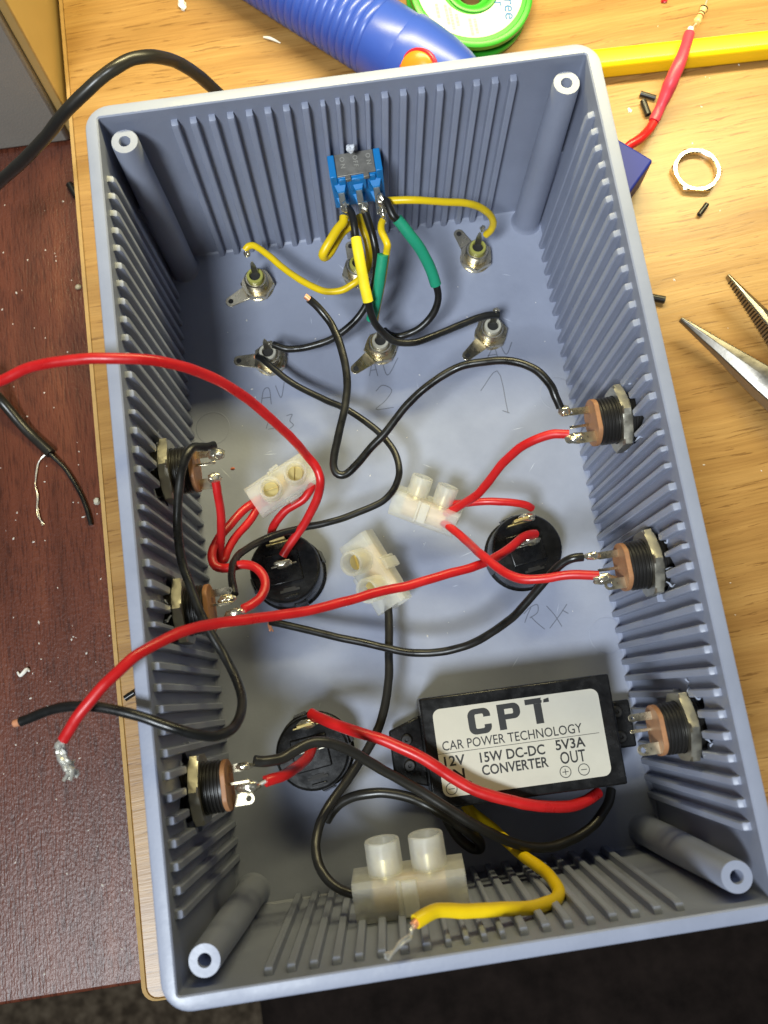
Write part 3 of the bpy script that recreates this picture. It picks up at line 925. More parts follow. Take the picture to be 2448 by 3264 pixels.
# ================================================================== screw terminal blocks
def terminal_block(name, label, M, k=1.0, group=None, scale_parts=True):
    """local x = wire axis, z = the way the screw towers point; unscaled length 19"""
    t = thing(name, label, 'terminal block', M, group)
    hl = 9.5 * k
    # hollow body: rounded belly, flat shoulders
    def sec(x, s):
        pts = []
        for i in range(13):
            a = math.pi + math.pi * i / 12
            pts.append((x, 4.3 * k * s * math.cos(a), (4.3 * s * math.sin(a) - 0.2) * k))
        pts += [(x, 4.6 * k * s, 2.6 * k * s), (x, 3.8 * k * s, 3.6 * k * s), (x, -3.8 * k * s, 3.6 * k * s), (x, -4.6 * k * s, 2.6 * k * s)]
        return pts
    b = MB()
    b.loops([sec(-hl, 0.98), sec(-hl * 0.35, 1.0), sec(hl * 0.35, 1.0), sec(hl, 0.98), sec(hl, 0.78), sec(hl * 0.2, 0.72), sec(-hl * 0.2, 0.72), sec(-hl, 0.78)], closed=True)
    b.build('body', MILKY, t, ang=30)
    b = MB()   # broken-off web along both sides
    for sy in (1, -1):
        b.box(-1.3 * k, 1.3 * k, min(sy * 4.35 * k, sy * 5.3 * k), max(sy * 4.35 * k, sy * 5.3 * k), -2.6 * k, 3.2 * k)
        b.box(-2.2 * k, -1.4 * k, min(sy * 4.35 * k, sy * 4.8 * k), max(sy * 4.35 * k, sy * 4.8 * k), -2.8 * k, 3.3 * k)
    b.build('web', MILKY, t, bevel=0.25 * k)
    for sx in (-1, 1):
        Mx = Matrix.Translation((sx * 3.75 * k, 0, 0))
        b = MB(Mx)
        b.lathe([(3.05 * k, 3.3 * k), (3.0 * k, 8.6 * k), (2.9 * k, 8.85 * k), (2.45 * k, 8.85 * k), (2.3 * k, 8.6 * k), (2.25 * k, 3.2 * k)], 32, closed=True)
        b.build('screw_tower', MILKY, t, ang=30)
        b = MB(Mx @ Matrix.Rotation(math.radians(35 * sx + 20), 4, 'Z'))
        rr = 1.85 * k
        for side in (1, -1):
            pts = [(rr * math.cos(a), side * (0.28 * k + (rr - 0.28 * k) * math.sin(a))) for a in np.linspace(0, math.pi, 14)]
            b.prism(pts, 2.5 * k, 6.0 * k)
        b.lathe([(rr, 2.0 * k), (rr, 5.3 * k)], 24)
        b.build('screw', BRASS, t, ang=30)
    b = MB(frame((-6.2 * k, 0, -0.2 * k), (1, 0, 0), (0, 1, 0)))
    b.lathe([(2.95 * k, 0), (2.95 * k, 12.4 * k), (1.9 * k, 12.4 * k), (1.9 * k, 0)], 24, closed=True)
    b.build('metal_sleeve', SLEEVE, t)
    return t


def blockM(c, axis, tower): return frame(c, tower, axis)


G = 'milky screw terminal blocks among the wires'
cL = (P(*rC(860, 620), 24) + P(*rC(1400, 260), 24)) / 2
terminal_block('terminal_block', 'milky terminal block with two screw heads facing up, joining red wires at the left', blockM(cL + Vector((-0.3, -0.6, 0)), (0.9, 0.44, 0.0), (0.05, -0.08, 1)), 0.97, G)
cM = Vector((-8.0, -11.8, 12.6))
terminal_block('terminal_block', 'milky terminal block lying on its side in the box centre, black wire below', blockM(cM, (0.36, -0.93, 0.03), (-0.52, -0.20, 0.83)), 1.08, G)
cR = Vector((7.0, 2.2, 14.2))
terminal_block('terminal_block', 'milky terminal block with towers pointing to the far wall, joining red wires at the right', blockM(cR, (0.84, -0.54, 0.02), (0.42, 0.76, 0.42)), 0.95, G)
cB = Vector((-11.0, -86.0, 36.0))
terminal_block('terminal_block', 'largest milky terminal block, leaning on the near ribbed wall', blockM(cB, (0.998, -0.05, 0.03), (0.0, 0.97, 0.14)), 1.30, G)

# ================================================================== converter
CZ = 22.0
CM = Matrix.Translation((20.9, -59.3, FZ)) @ Matrix.Rotation(math.radians(-0.9), 4, 'Z')
cv = thing('power_converter', 'black rectangular power converter with a white CPT label', 'converter', CM)
b = MB(); b.box(-23.6, 23.6, -13.2, 13.2, 0.2, CZ - FZ); b.build('case', BLACKP, cv, bevel=0.5)
for sx in (-1, 1):
    b = MB()
    x0, x1 = (-32.0, -23.4) if sx < 0 else (23.4, 31.0)
    b.loops([[(x0, -6, 3.0), (x1, -9 if sx < 0 else -6, 3.0), (x1, 9 if sx < 0 else 6, 3.0), (x0, 6, 3.0)], [(x0, -6, 6.0), (x1, -9 if sx < 0 else -6, 6.0), (x1, 9 if sx < 0 else 6, 6.0), (x0, 6, 6.0)]])
    lug = b.build('mounting_ear', BLACKP, cv, bevel=0.5)
    for yy in (-3.2, 3.2):
        b = MB(Matrix.Translation(((x0 + x1) / 2, yy, 0))); b.lathe([(1.5, 5.8), (1.5, 6.6), (1.2, 6.9), (0.5, 6.9), (0.4, 6.3), (0.01, 6.3)], 20, cap1=False)
        b.build('rivet', BLACKTH, lug)
b = MB(); lp = []
for sx, sy, a0 in [(1, 1, 0), (-1, 1, 90), (-1, -1, 180), (1, -1, 270)]:
    for kk in range(7):
        a = math.radians(a0 + 15 * kk); lp.append((sx * 18.6 + 1.9 * math.cos(a), sy * 8.5 + 1.9 * math.sin(a)))
b.prism([(x - 0.3, y - 0.25) for x, y in lp], CZ - FZ + 0.01, CZ - FZ + 0.12)
lb = b.build('label', LABEL, cv)
b = MB(); TZ = CZ - FZ + 0.125


def lab(txt, x, y, size, width, bold=0.0, spacing=1.0):
    """x, y in box coordinates of the baseline's left end; width it must fill"""
    vs, fs = text_mb(txt, size, Matrix(), bold=bold, spacing=spacing, thick=0.0)
    w0 = min(v.x for v in vs); w1 = max(v.x for v in vs)
    p = CM.inverted() @ Vector((x, y, 0))
    kx = width / (w1 - w0)
    b.add([(p.x + (v.x - w0) * kx, p.y + v.y, TZ) for v in vs], fs)


def letters():
    y0, hgt, st = -56.2, 6.1, 1.75
    def pt(x, y):
        p = CM.inverted() @ Vector((x, y, 0)); return (p.x, p.y, TZ)
    def poly(pp): b.add([pt(*q) for q in pp], [tuple(range(len(pp)))])
    def strip(out, inn):
        n = len(out); b.add([pt(*q) for q in out] + [pt(*q) for q in inn], [(i, i + 1, n + i + 1, n + i) for i in range(n - 1)])
    def arc(cx, cy, r, a0, a1, n=7): return [(cx + r * math.cos(math.radians(a0 + (a1 - a0) * i / n)), cy + r * math.sin(math.radians(a0 + (a1 - a0) * i / n))) for i in range(n + 1)]
    # C: a squarish ring open at the right
    x0, wd, ro, ri = 8.6, 5.6, 1.7, 0.35
    y1 = y0 + hgt; x1 = x0 + wd
    strip([(x1, y0 + 2.15)] + arc(x1 - ro, y0 + ro, ro, 0, -90) + arc(x0 + ro, y0 + ro, ro, -90, -180) + arc(x0 + ro, y1 - ro, ro, 180, 90) + arc(x1 - ro, y1 - ro, ro, 90, 0) + [(x1, y1 - 2.15)],
          [(x1 - st, y0 + 2.15)] + arc(x1 - st - ri, y0 + st * 0.75 + ri, ri, 0, -90) + arc(x0 + st + ri, y0 + st * 0.75 + ri, ri, -90, -180) + arc(x0 + st + ri, y1 - st * 0.75 - ri, ri, 180, 90) + arc(x1 - st - ri, y1 - st * 0.75 - ri, ri, 90, 0) + [(x1 - st, y1 - 2.15)])
    # P
    x0 = 16.0; ya, yb = y0 + 0.15, y0 + 0.15 + hgt; x1 = x0 + 5.6; ym = yb - 3.75
    poly([(x0, ya), (x0 + st, ya), (x0 + st, yb), (x0, yb)])
    strip([(x0 + st, ym)] + arc(x1 - 1.6, ym + 1.6, 1.6, -90, 0) + arc(x1 - 1.6, yb - 1.6, 1.6, 0, 90) + [(x0 + st, yb)],
          [(x0 + st, ym + 1.25)] + arc(x1 - st - 0.3, ym + 1.55, 0.3, -90, 0) + arc(x1 - st - 0.3, yb - 1.55, 0.3, 0, 90) + [(x0 + st, yb - 1.25)])
    # T with a nick in its bar
    x0 = 23.0; ya, yb = y0 + 0.35, y0 + 0.35 + hgt
    poly([(x0, yb - 1.3), (x0 + 4.1, yb - 1.3), (x0 + 4.3, yb - 0.75), (x0 + 4.0, yb - 0.45), (x0 + 4.2, yb), (x0, yb)])
    poly([(x0 + 4.55, yb - 1.3), (x0 + 6.0, yb - 1.3), (x0 + 6.0, yb - 0.25), (x0 + 4.7, yb - 0.5)])
    poly([(x0 + 2.05, ya), (x0 + 3.95, ya), (x0 + 3.95, yb - 1.31), (x0 + 2.05, yb - 1.31)])


letters()
lab('CAR POWER TECHNOLOGY', 1.4, -58.8, 3.15, 34.4, bold=0.02)
lab('12V', 1.3, -62.5, 3.3, 5.1, bold=0.07)
lab('IN', 2.0, -65.7, 3.3, 3.8, bold=0.07)
lab('15W DC-DC', 10.0, -62.8, 3.3, 15.9, bold=0.07)
lab('CONVERTER', 10.0, -65.8, 3.3, 16.2, bold=0.07)
lab('5V3A', 28.6, -62.6, 3.3, 7.3, bold=0.07)
lab('OUT', 29.2, -66.0, 4.0, 6.2, bold=0.05)
p0 = CM.inverted() @ Vector((-0.1, -59.5, 0)); p1 = CM.inverted() @ Vector((39.7, -60.2, 0))
b.add([(p0.x, p0.y, TZ), (p1.x, p0.y, TZ), (p1.x, p0.y + 0.13, TZ), (p0.x, p0.y + 0.13, TZ)], [(0, 1, 2, 3)])
for x, y, plus in [(29.9, -67.9, 1), (34.4, -68.0, 0), (2.1, -67.8, 0), (6.1, -67.8, 1)]:
    p = CM.inverted() @ Vector((x, y, 0)); n = 28
    vs = [(p.x + r_ * math.cos(2 * math.pi * i / n), p.y + r_ * math.sin(2 * math.pi * i / n), TZ) for r_ in (1.42, 1.22) for i in range(n)]
    b.add(vs, [(i, (i + 1) % n, n + (i + 1) % n, n + i) for i in range(n)])
    b.add([(p.x - 0.75, p.y - 0.09, TZ), (p.x + 0.75, p.y - 0.09, TZ), (p.x + 0.75, p.y + 0.09, TZ), (p.x - 0.75, p.y + 0.09, TZ)], [(0, 1, 2, 3)])
    if plus: b.add([(p.x - 0.09, p.y - 0.75, TZ + .002), (p.x + 0.09, p.y - 0.75, TZ + .002), (p.x + 0.09, p.y + 0.75, TZ + .002), (p.x - 0.09, p.y + 0.75, TZ + .002)], [(0, 1, 2, 3)])
b.build('lettering', INK, lb)

# ================================================================== wires
def Q(lst): return [P(x, y, z) for x, y, z in lst]


def wire(name, label, pts, r, m, tips=(), sleeves=(), group=None, cat='wire', wob=0.05):
    pts = Q(pts)
    extra = tips or sleeves
    base = pts[0]
    if not extra:
        o = MB().tube(pts, r, 14, 8, wob).build(name, m, None, base, ang=50)
        return tag(o, label, cat, group)
    t = thing(name, label, cat, Matrix.Translation(base), group)
    MBs = MB().tube(pts, r, 14, 8, wob); local(MBs, Matrix.Translation(base)); MBs.build('insulation', m, t, ang=50)
    for nm, tp, tr, tm in list(tips) + list(sleeves):
        bb = MB()
        if nm == 'bare_strands':
            tp = Q(tp)
            for k in range((4 if tr < 0.3 else 7) if tr < 0.9 else 16):
                off = [Vector((random.uniform(-1, 1), random.uniform(-1, 1), random.uniform(-1, 1))) * tr * (0.4 + 0.9 * i / max(1, len(tp) - 1)) for i in range(len(tp))]
                bb.tube([a + c * 0.9 for a, c in zip(tp, off)], 0.13 if tr < 0.3 else 0.24 if tr < 0.9 else 0.36, 6, 5)
        else: bb.tube(Q(tp), tr, 14, 8, 0.02)
        local(bb, Matrix.Translation(base)); bb.build(nm, tm, t, ang=50)
    return t


RG, KG, YG = 'red hook-up wires', 'black hook-up wires', 'yellow hook-up wires'
wire('red_wire', 'long red wire arching over the left rim down to the left rocker',
     [(-60, 838, 70), (0, 823, 74), (50, 799, 76), (100, 786, 78), (150, 778, 79), (200, 774, 79.5), (260, 774, 79), (330, 779, 77), (400, 793, 72), (450, 812, 67), (500, 839, 61), (550, 874, 54),
      (600, 918, 46), (640, 956, 39), (663, 985, 33.5), (684, 1012, 31), (692, 1036, 30), (690, 1060, 28), (682, 1085, 26), (657, 1131, 22), (628, 1173, 19), (611, 1200, 17.5)], 1.12, RED, group=RG)
wire('red_wire', 'short red wire from the left terminal block to the back of the rocker beneath it',
     [(676, 1046, 23), (664, 1066, 23), (653, 1080, 22.5), (618, 1102, 21), (600, 1123, 19.5), (590, 1140, 18), (586, 1155, 16)], 1.1, RED, group=RG)
wire('red_wire', 'red wire bent in an S between the left terminal block and the lower left socket',
     [(572, 1072, 24), (552, 1083, 25), (525, 1102, 27), (496, 1134, 29), (471, 1163, 31), (459, 1188, 32), (458, 1208, 32.5), (466, 1222, 33), (480, 1227, 33), (496, 1226, 33.5), (525, 1220, 34), (552, 1227, 35),
      (569, 1246, 36), (572, 1269, 37), (562, 1291, 38.5), (545, 1305, 40), (526, 1315, 41.5)], 1.1, RED, group=RG)
wire('red_wire', 'red wire doubling back from the left terminal block up to the upper left socket',
     [(582, 1080, 23), (562, 1092, 24), (540, 1124, 25.5), (510, 1158, 26.5), (491, 1190, 27.5), (483, 1209, 28), (475, 1211, 28.5), (472, 1196, 29.5), (476, 1175, 31), (478, 1143, 34), (477, 1107, 37), (472, 1072, 40), (466, 1040, 42)], 1.05, RED, group=RG)
wire('red_wire', 'long red wire crossing the whole box to a tinned tip over the mahogany',
     [(1157, 1153, 18), (1145, 1155, 19.5), (1129, 1161, 21.5), (1099, 1186, 25), (1064, 1208, 28), (1019, 1226, 31), (969, 1240, 33.5), (879, 1266, 37), (829, 1276, 39), (750, 1298, 43), (650, 1321, 49), (550, 1336, 55.5), (475, 1345, 60.5),
      (400, 1363, 67), (350, 1386, 71), (300, 1413, 74), (250, 1456, 76), (210, 1496, 76.5), (170, 1546, 76), (137, 1598, 74)], 1.12, RED,
     tips=[('bare_strands', [(137, 1596, 74), (130, 1612, 73.6), (134, 1628, 73.2), (140, 1642, 73), (147, 1655, 72.6), (152, 1670, 72)], 1.1, TIN)], group=RG)
wire('red_wire', 'red wire rising from the right terminal block to the upper right socket',
     [(950, 1119, 15), (969, 1107, 17), (1000, 1089, 20), (1029, 1070, 24), (1050, 1047, 27), (1069, 1023, 30.5), (1085, 1002, 33), (1104, 983, 36), (1124, 966, 38.5), (1149, 953, 41), (1175, 943, 42.5), (1200, 937, 43.5), (1229, 938, 44)], 1.1, RED, group=RG)
wire('red_wire', 'short red wire from behind the right terminal block to the top of the rocker',
     [(960, 1087, 15), (994, 1087, 17.5), (1054, 1083, 20), (1109, 1086, 20), (1135, 1091, 19), (1148, 1097, 17)], 1.0, RED, group=RG)
wire('red_wire', 'red wire from the right terminal block down to the middle right socket',
     [(940, 1120, 14), (959, 1129, 16), (1004, 1166, 21), (1044, 1201, 32.2), (1084, 1233, 37), (1105, 1244, 39), (1129, 1251, 40.5), (1179, 1250, 42), (1229, 1242, 43.3), (1293, 1243, 44)], 1.1, RED, group=RG)
wire('red_wire', 'printed red wire lying across the converter label',
     [(672, 1541, 17), (690, 1550, 19), (726, 1566, 22), (770, 1581, 25), (800, 1590, 26), (829.5, 1598.5, 27), (904.5, 1633, 27.5), (960, 1668, 27), (1019.5, 1704, 26.5), (1060, 1719, 26), (1099.5, 1729, 25.5), (1140, 1738, 24.5), (1179.5, 1742, 23.5), (1220, 1742, 22), (1250, 1737, 20.5), (1275, 1725, 19), (1292, 1712, 17)], 1.38, RED, group=RG)
wire('red_wire', 'short stub of red wire between the lowest left socket and the shadowed rocker',
     [(573, 1688, 43), (590, 1682, 42), (611, 1676, 40), (632, 1664, 36), (650, 1650, 31), (665.5, 1634, 26), (674, 1616, 20)], 1.25, RED,
     tips=[('bare_tip', [(536, 1698, 43.5), (560, 1694, 43.2), (575, 1687, 43)], 0.45, TIN)], group=RG)

CU = COPPER
wire('black_wire', 'black wire looping from a bare copper end to the upper right power socket',
     [(667, 646, 36), (680, 656, 35), (693, 671, 34), (716, 702, 33), (733, 742, 33), (745, 788, 33), (749, 833, 33), (744, 880, 33), (730, 948, 33), (721, 988, 33), (720, 1006, 33), (725, 1020, 33), (735, 1026, 33), (747, 1024, 33), (770, 1003, 33.5), (800, 969, 34), (829.5, 938, 35), (879.5, 873, 37),
      (929.5, 828, 39), (989.5, 793, 41), (1044.5, 781.5, 43), (1104.5, 780.5, 45), (1154.5, 798, 46), (1189.5, 833, 46), (1200, 857, 45.5), (1210, 880, 44.5)], 1.0, BLK,
     tips=[('bare_tip', [(659, 639, 36.5), (670, 648, 36)], 0.7, CU)], group=KG)
wire('black_wire', 'thin black wire from the left phono socket, over the floor to the middle left socket',
     [(556, 770, 9), (566, 776, 10), (580, 788, 11), (625, 823, 12), (700, 863, 14), (750, 885.5, 16), (800, 918, 17), (829.5, 945, 18), (854.5, 983, 19), (862, 1018, 20), (857, 1042, 20), (849.5, 1058, 20), (829.5, 1080, 20), (800, 1095, 20), (725, 1124, 20), (650, 1141, 20.5), (575, 1163, 23), (525, 1190, 29), (506, 1214, 34), (500, 1240, 37.5), (502, 1262, 39.5), (507, 1284, 41)], 0.92, BLK,
     tips=[('bare_tip', [(550, 771, 8.6), (558, 771, 9)], 0.5, CU)], group=KG)
wire('black_wire', 'black wire curving from the switch centre to the left phono socket pin',
     [(786, 447, 39.5), (791, 462, 38.5), (803.5, 502, 35.5), (812, 542, 33), (813.5, 585, 28), (805, 628, 23), (790, 660, 20), (770, 689, 18), (745, 712, 16.5), (710, 735, 15.5), (665, 750, 14.5), (640, 754, 14), (618, 754, 14), (602, 749, 14), (590, 744, 14)], 1.0, BLK, group=KG)
wire('black_wire', 'black wire in a bright yellow sleeve, from the switch to the right phono socket',
     [(750, 448, 39.5), (758, 460, 39.5), (765, 485, 39.5), (769, 513, 38.5), (775, 550, 37.5), (784, 600, 34), (795, 650, 30), (798, 665, 28.5), (804, 684, 26.5), (813, 702, 24), (828, 719, 21.5), (842, 731, 20), (858, 739, 19), (893, 740, 18), (936, 726, 17), (993, 703, 16), (1036, 686, 15.5), (1062, 680, 15), (1077, 680, 14.5)], 1.0, BLK,
     sleeves=[('sleeve', [(769, 514, 38.4), (775, 550, 37.5), (784, 600, 34), (795, 651, 30)], 1.4, YELSL)], group=KG)
wire('black_wire', 'black wire in a curved green sleeve, from the switch to the middle phono socket',
     [(822, 431, 40.5), (833, 434, 40.8), (841, 449, 40.6), (850, 466, 40), (862, 478, 39), (885, 506, 36.5), (903, 530, 34), (919, 558, 31), (931, 585, 28), (941, 613, 25), (946, 640, 22.5), (940, 668, 20), (926, 690, 18), (905, 709, 16.5), (885, 720, 15.5), (862, 727, 15), (843, 724, 14), (830, 714, 13)], 1.0, BLK,
     sleeves=[('sleeve', [(858, 473, 39.4), (885, 506, 36.5), (903, 530, 34), (919, 558, 31), (931, 585, 28), (941.5, 615, 24.8)], 1.5, GRN)], group=KG)
wire('black_wire', 'long black wire curving over the left wall sockets to a copper tip beyond the rim',
     [(462, 962, 44), (447, 966, 46), (432, 966, 47.5), (417, 967, 49), (406, 981, 50), (393, 1016, 50.5), (386, 1060, 50), (383, 1100, 49.5), (383, 1131, 49), (387, 1180, 49), (395, 1224, 49), (412, 1271, 49.5), (434, 1328, 50), (456, 1370, 50), (480, 1410, 50), (500, 1445, 51), (516, 1481, 53), (522.5, 1515, 55.5), (517, 1549, 59), (504, 1572, 62), (485, 1584, 65), (460, 1590, 67), (420, 1586, 69.5), (380, 1574, 71), (340, 1560, 71.5), (300, 1546, 71.5), (225, 1529, 71), (165, 1524, 69.5), (130, 1527, 68), (100, 1536, 66.5), (70, 1549, 65), (45, 1558.5, 64)], 1.02, BLK,
     tips=[('bare_tip', [(32, 1563, 63.2), (50, 1557, 64.2)], 0.74, CU)], group=KG)
wire('black_wire', 'low black wire sweeping from a frayed copper end to the middle right socket',
     [(585, 1343, 11), (600, 1346, 12), (675, 1363.5, 14), (750, 1381, 16), (829.5, 1399, 18), (870, 1408, 19), (904.5, 1411, 20), (945, 1409, 21), (979.5, 1403, 22), (1020, 1389, 24), (1054.5, 1370, 27), (1090, 1346, 30), (1114.5, 1326, 33), (1154.5, 1281, 37), (1189.5, 1240, 40.5), (1219.5, 1213.5, 43), (1240, 1205, 44), (1259, 1203, 44)], 1.0, BLK,
     tips=[('bare_strands', [(588, 1344, 11), (584, 1340, 10.5), (583, 1352, 9), (586, 1360, 8)], 0.4, CU)], group=KG)
wire('black_wire', 'black lead hanging from the central terminal block to the largest block',
     [(836, 1290, 13), (839, 1319, 14), (840.5, 1360, 15), (840, 1406, 16), (839.5, 1466, 17), (832, 1525, 18), (818, 1568, 19), (800, 1607, 20), (775, 1648, 21), (748, 1688, 22.5), (722, 1722, 24), (700, 1757, 26), (686, 1795, 28), (682, 1830, 30), (686, 1858, 31.5), (696, 1882, 33), (712, 1902, 34), (735, 1919, 35), (765, 1930, 36), (800, 1934, 36)], 1.12, BLKCAB, group=KG)
wire('black_wire', 'thick black converter lead looping through the shadow and folding back under itself',
     [(706, 1772, 15), (716, 1754, 16), (732, 1736, 17), (752, 1724, 18), (780, 1716, 19), (829.5, 1712, 20), (880, 1721, 21), (920, 1737, 22), (955, 1757, 22), (990, 1781, 21), (1020, 1802, 18), (1036, 1820, 14), (1034, 1834, 11), (1018, 1832, 9.5), (995, 1815, 9.5), (975, 1790, 10), (963, 1766, 11), (960, 1740, 12)], 1.25, BLKCAB, group=KG)
wire('black_wire', 'black lead from the lowest left socket, over the rocker and round the converter',
     [(549, 1643, 43.5), (565, 1645, 43), (582.6, 1643, 42.5), (611, 1636, 41), (640, 1620, 40), (668.4, 1606, 39), (697, 1603, 38), (740, 1614.5, 36), (800, 1646, 33), (829.5, 1664, 31.5), (904.5, 1706, 29), (979.5, 1754, 27.5), (1044.5, 1792, 26), (1104.5, 1819, 24), (1135, 1828, 23), (1165, 1831, 22), (1195, 1828, 21), (1219.5, 1820, 20), (1250, 1806, 18.5), (1279.5, 1784, 17), (1301, 1757, 15.5), (1314, 1734, 14), (1320, 1706, 12)], 1.22, BLKCAB, group=KG)

# frayed lead and thick cable on the left
MZ = -18
wire('black_cable', 'thick black cable with its jacket stripped, lying on the mahogany at the left edge',
     [(-60, 800, -4), (-20, 843, -10), (0, 863, -13), (50, 921, MZ + 1.7), (110, 980, MZ + 1.6)], 1.6, BLKCAB,
     tips=[('inner_wire', [(104, 975, MZ + 1.6), (118, 990, MZ + 1.2), (140, 1012, MZ + 0.8), (157, 1035, MZ + 0.8), (172, 1062, MZ + 0.8), (184, 1090, MZ + 0.8), (194, 1125, MZ + 0.8), (196, 1134, MZ + 0.8)], 0.68, BLK),
           ('bare_strands', [(106, 979, MZ + 1.6), (95, 984, MZ + 1.2), (84, 998, MZ + 0.7), (78, 1022, MZ + 0.7), (77, 1048, MZ + 0.7), (81, 1070, MZ + 0.7), (80, 1096, MZ + 0.7), (83, 1115, MZ + 0.7), (93, 1133, MZ + 0.7)], 0.28, TIN)], cat='cable')
wire('black_cable', 'thick black cable arching over the upper left corner and down behind the box',
     [(-70, 462, 8), (-30, 422, 14), (0, 392, 20), (50, 347, 29), (100, 293, 38), (150, 234, 46), (200, 184, 50), (225, 162, 51), (250, 145, 51.5), (275, 131, 51), (300, 124, 50), (325, 122, 48), (350, 124, 45), (378, 132, 41), (400, 143, 38), (422, 158, 34), (445, 177, 29), (470, 200, 24), (495, 228, 17), (520, 262, 8), (545, 290, 2.2)], 1.68, BLKCAB, cat='cable')

# yellow wires at the switch
wire('yellow_wire', 'yellow wire from the switch out to the right phono socket',
     [(826, 436, 37), (845, 433, 38), (893.5, 432, 38.5), (951, 435, 36.5), (1008, 440, 33), (1034, 447, 30), (1052, 458, 26.5), (1063, 472, 23), (1065, 486, 20), (1060, 498, 17.5), (1050, 507, 15)], 0.98, YEL, group=YG)
wire('yellow_wire', 'yellow wire hanging in a bow from the switch to the left phono socket',
     [(776, 466, 34), (779, 480, 34), (785, 497, 33.5), (793, 520, 32.5), (797, 545, 31), (796, 570, 28.5), (787, 592, 26), (773, 606, 24), (757, 617, 23), (741, 626, 22.5), (725, 630, 22), (706, 630, 21.5), (690, 626, 21), (650, 606, 19.5), (610, 578, 18), (580, 552, 17), (560, 537, 16.3), (547, 530, 16), (536, 532, 15.5), (529, 541, 15)], 0.95, YEL, group=YG)
wire('yellow_wire', 'yellow wire folded back on itself at the left of the blue switch',
     [(743, 468, 37), (741, 480, 36.8), (727, 497, 36.6), (712, 522, 36), (701, 541, 35), (697, 551, 34), (701, 556, 32.5), (710, 548, 32), (724, 525, 32), (738, 502, 32), (757, 487, 32.5), (770, 480, 33)], 1.2, YEL, group=YG)
wire('yellow_wire', 'yellow wire with a flat green sleeve hanging straight down from the switch',
     [(828, 474, 36.5), (824, 486, 36.8), (824, 500, 36.8), (830, 515, 36.5), (836, 530, 36), (835, 545, 34), (830, 575, 31), (826, 605, 28), (819, 645, 24), (812, 680, 18), (810, 700, 13)], 0.95, YEL,
     sleeves=[('sleeve', [(827, 550, 34.5), (822, 585, 31.5), (817, 620, 28), (810, 655, 24.5), (802, 690, 20)], 1.45, GRN)], group=YG)
wire('yellow_wire', 'thick yellow wire bent over the largest terminal block, its end bare',
     [(1005, 1738, 9), (1022, 1757, 10), (1045, 1774, 12), (1064, 1789, 14), (1090, 1813, 17), (1119.5, 1839, 21), (1154.5, 1866, 26), (1175, 1882, 29), (1191, 1898, 34), (1203, 1914, 38), (1207, 1929, 41.5), (1201, 1942, 45), (1188, 1950, 48), (1149.5, 1959, 52), (1079.5, 1964, 56), (1004.5, 1966.5, 59), (965, 1965, 60.5), (944, 1966.5, 61.5), (922, 1976, 63), (898, 1991, 64.5)], 1.42, YEL,
     tips=[('bare_tip', [(903, 1988, 64.3), (893, 1999, 65.2)], 0.8, CU),
           ('bare_strands', [(894, 1998, 65.2), (889, 2012, 66.2), (883, 2024, 67), (867, 2036, 68), (852, 2050, 69), (834, 2067, 70)], 0.5, TIN)], group=YG)

# ================================================================== things on the worktop
# desoldering pump lying behind the box
A0 = P(810, 77, 11.6); A1 = P(880, 121, 11.6)
ax = (A1 - A0); ax.z = 0; ax.normalize()
PM = frame(A0, ax, (0, 0, 1))
pm = thing('desoldering_pump', 'blue cylindrical desoldering pump with a ribbed grip and orange button, behind the box', 'desoldering pump', PM)
b = MB(); prof = []
zz = -70.0
prof.append((9.5, -86)); prof.append((11.0, -84))
while zz < 0.4:
    prof += [(11.2, zz), (11.55, zz + 0.55), (11.55, zz + 1.75), (11.2, zz + 2.3), (11.0, zz + 2.5)]; zz += 2.75
prof += [(11.3, 1.2), (11.45, 1.8), (11.35, 10.6), (11.3, 10.9)]
b.lathe(prof, 56); b.build('ribbed_grip', BLUEPU, pm, ang=50)
b = MB(); b.lathe([(11.0, 10.85), (11.9, 11.0), (12.0, 11.5), (11.9, 15.0), (11.4, 22), (10.2, 29), (8.6, 34), (7.6, 36.5), (7.2, 37.0), (5.0, 37.2), (4.6, 50), (3.0, 52)], 56); b.build('nose', BLUEPU, pm, ang=50)
po_ = PM.inverted() @ CAM; pd_ = PM.inverted().to_3x3() @ (P(902, 152, 0) - CAM)
qa, qb, qc = pd_.x ** 2 + pd_.y ** 2, 2 * (po_.x * pd_.x + po_.y * pd_.y), po_.x ** 2 + po_.y ** 2 - 11.5 ** 2
bl = po_ + pd_ * ((-qb - math.sqrt(qb * qb - 4 * qa * qc)) / (2 * qa))
bn = Vector((bl.x, bl.y, 0)).normalized()
BF = frame(bl - bn * 0.4, bn, (0, 0, 1))
b = MB(BF)
b.lathe([(5.9, -2.5), (5.9, 0.4), (5.6, 0.7), (5.2, 0.7), (5.1, 0.4), (0.01, 0.4)], 32, cap1=False); bz = b.build('button_ring', REDPL, pm)
b = MB(BF)
b.lathe([(5.05, 0), (5.05, 1.5), (4.6, 2.0), (2.2, 2.5), (0.01, 2.6)], 32, cap1=False); b.build('button', ORANGE, pm)

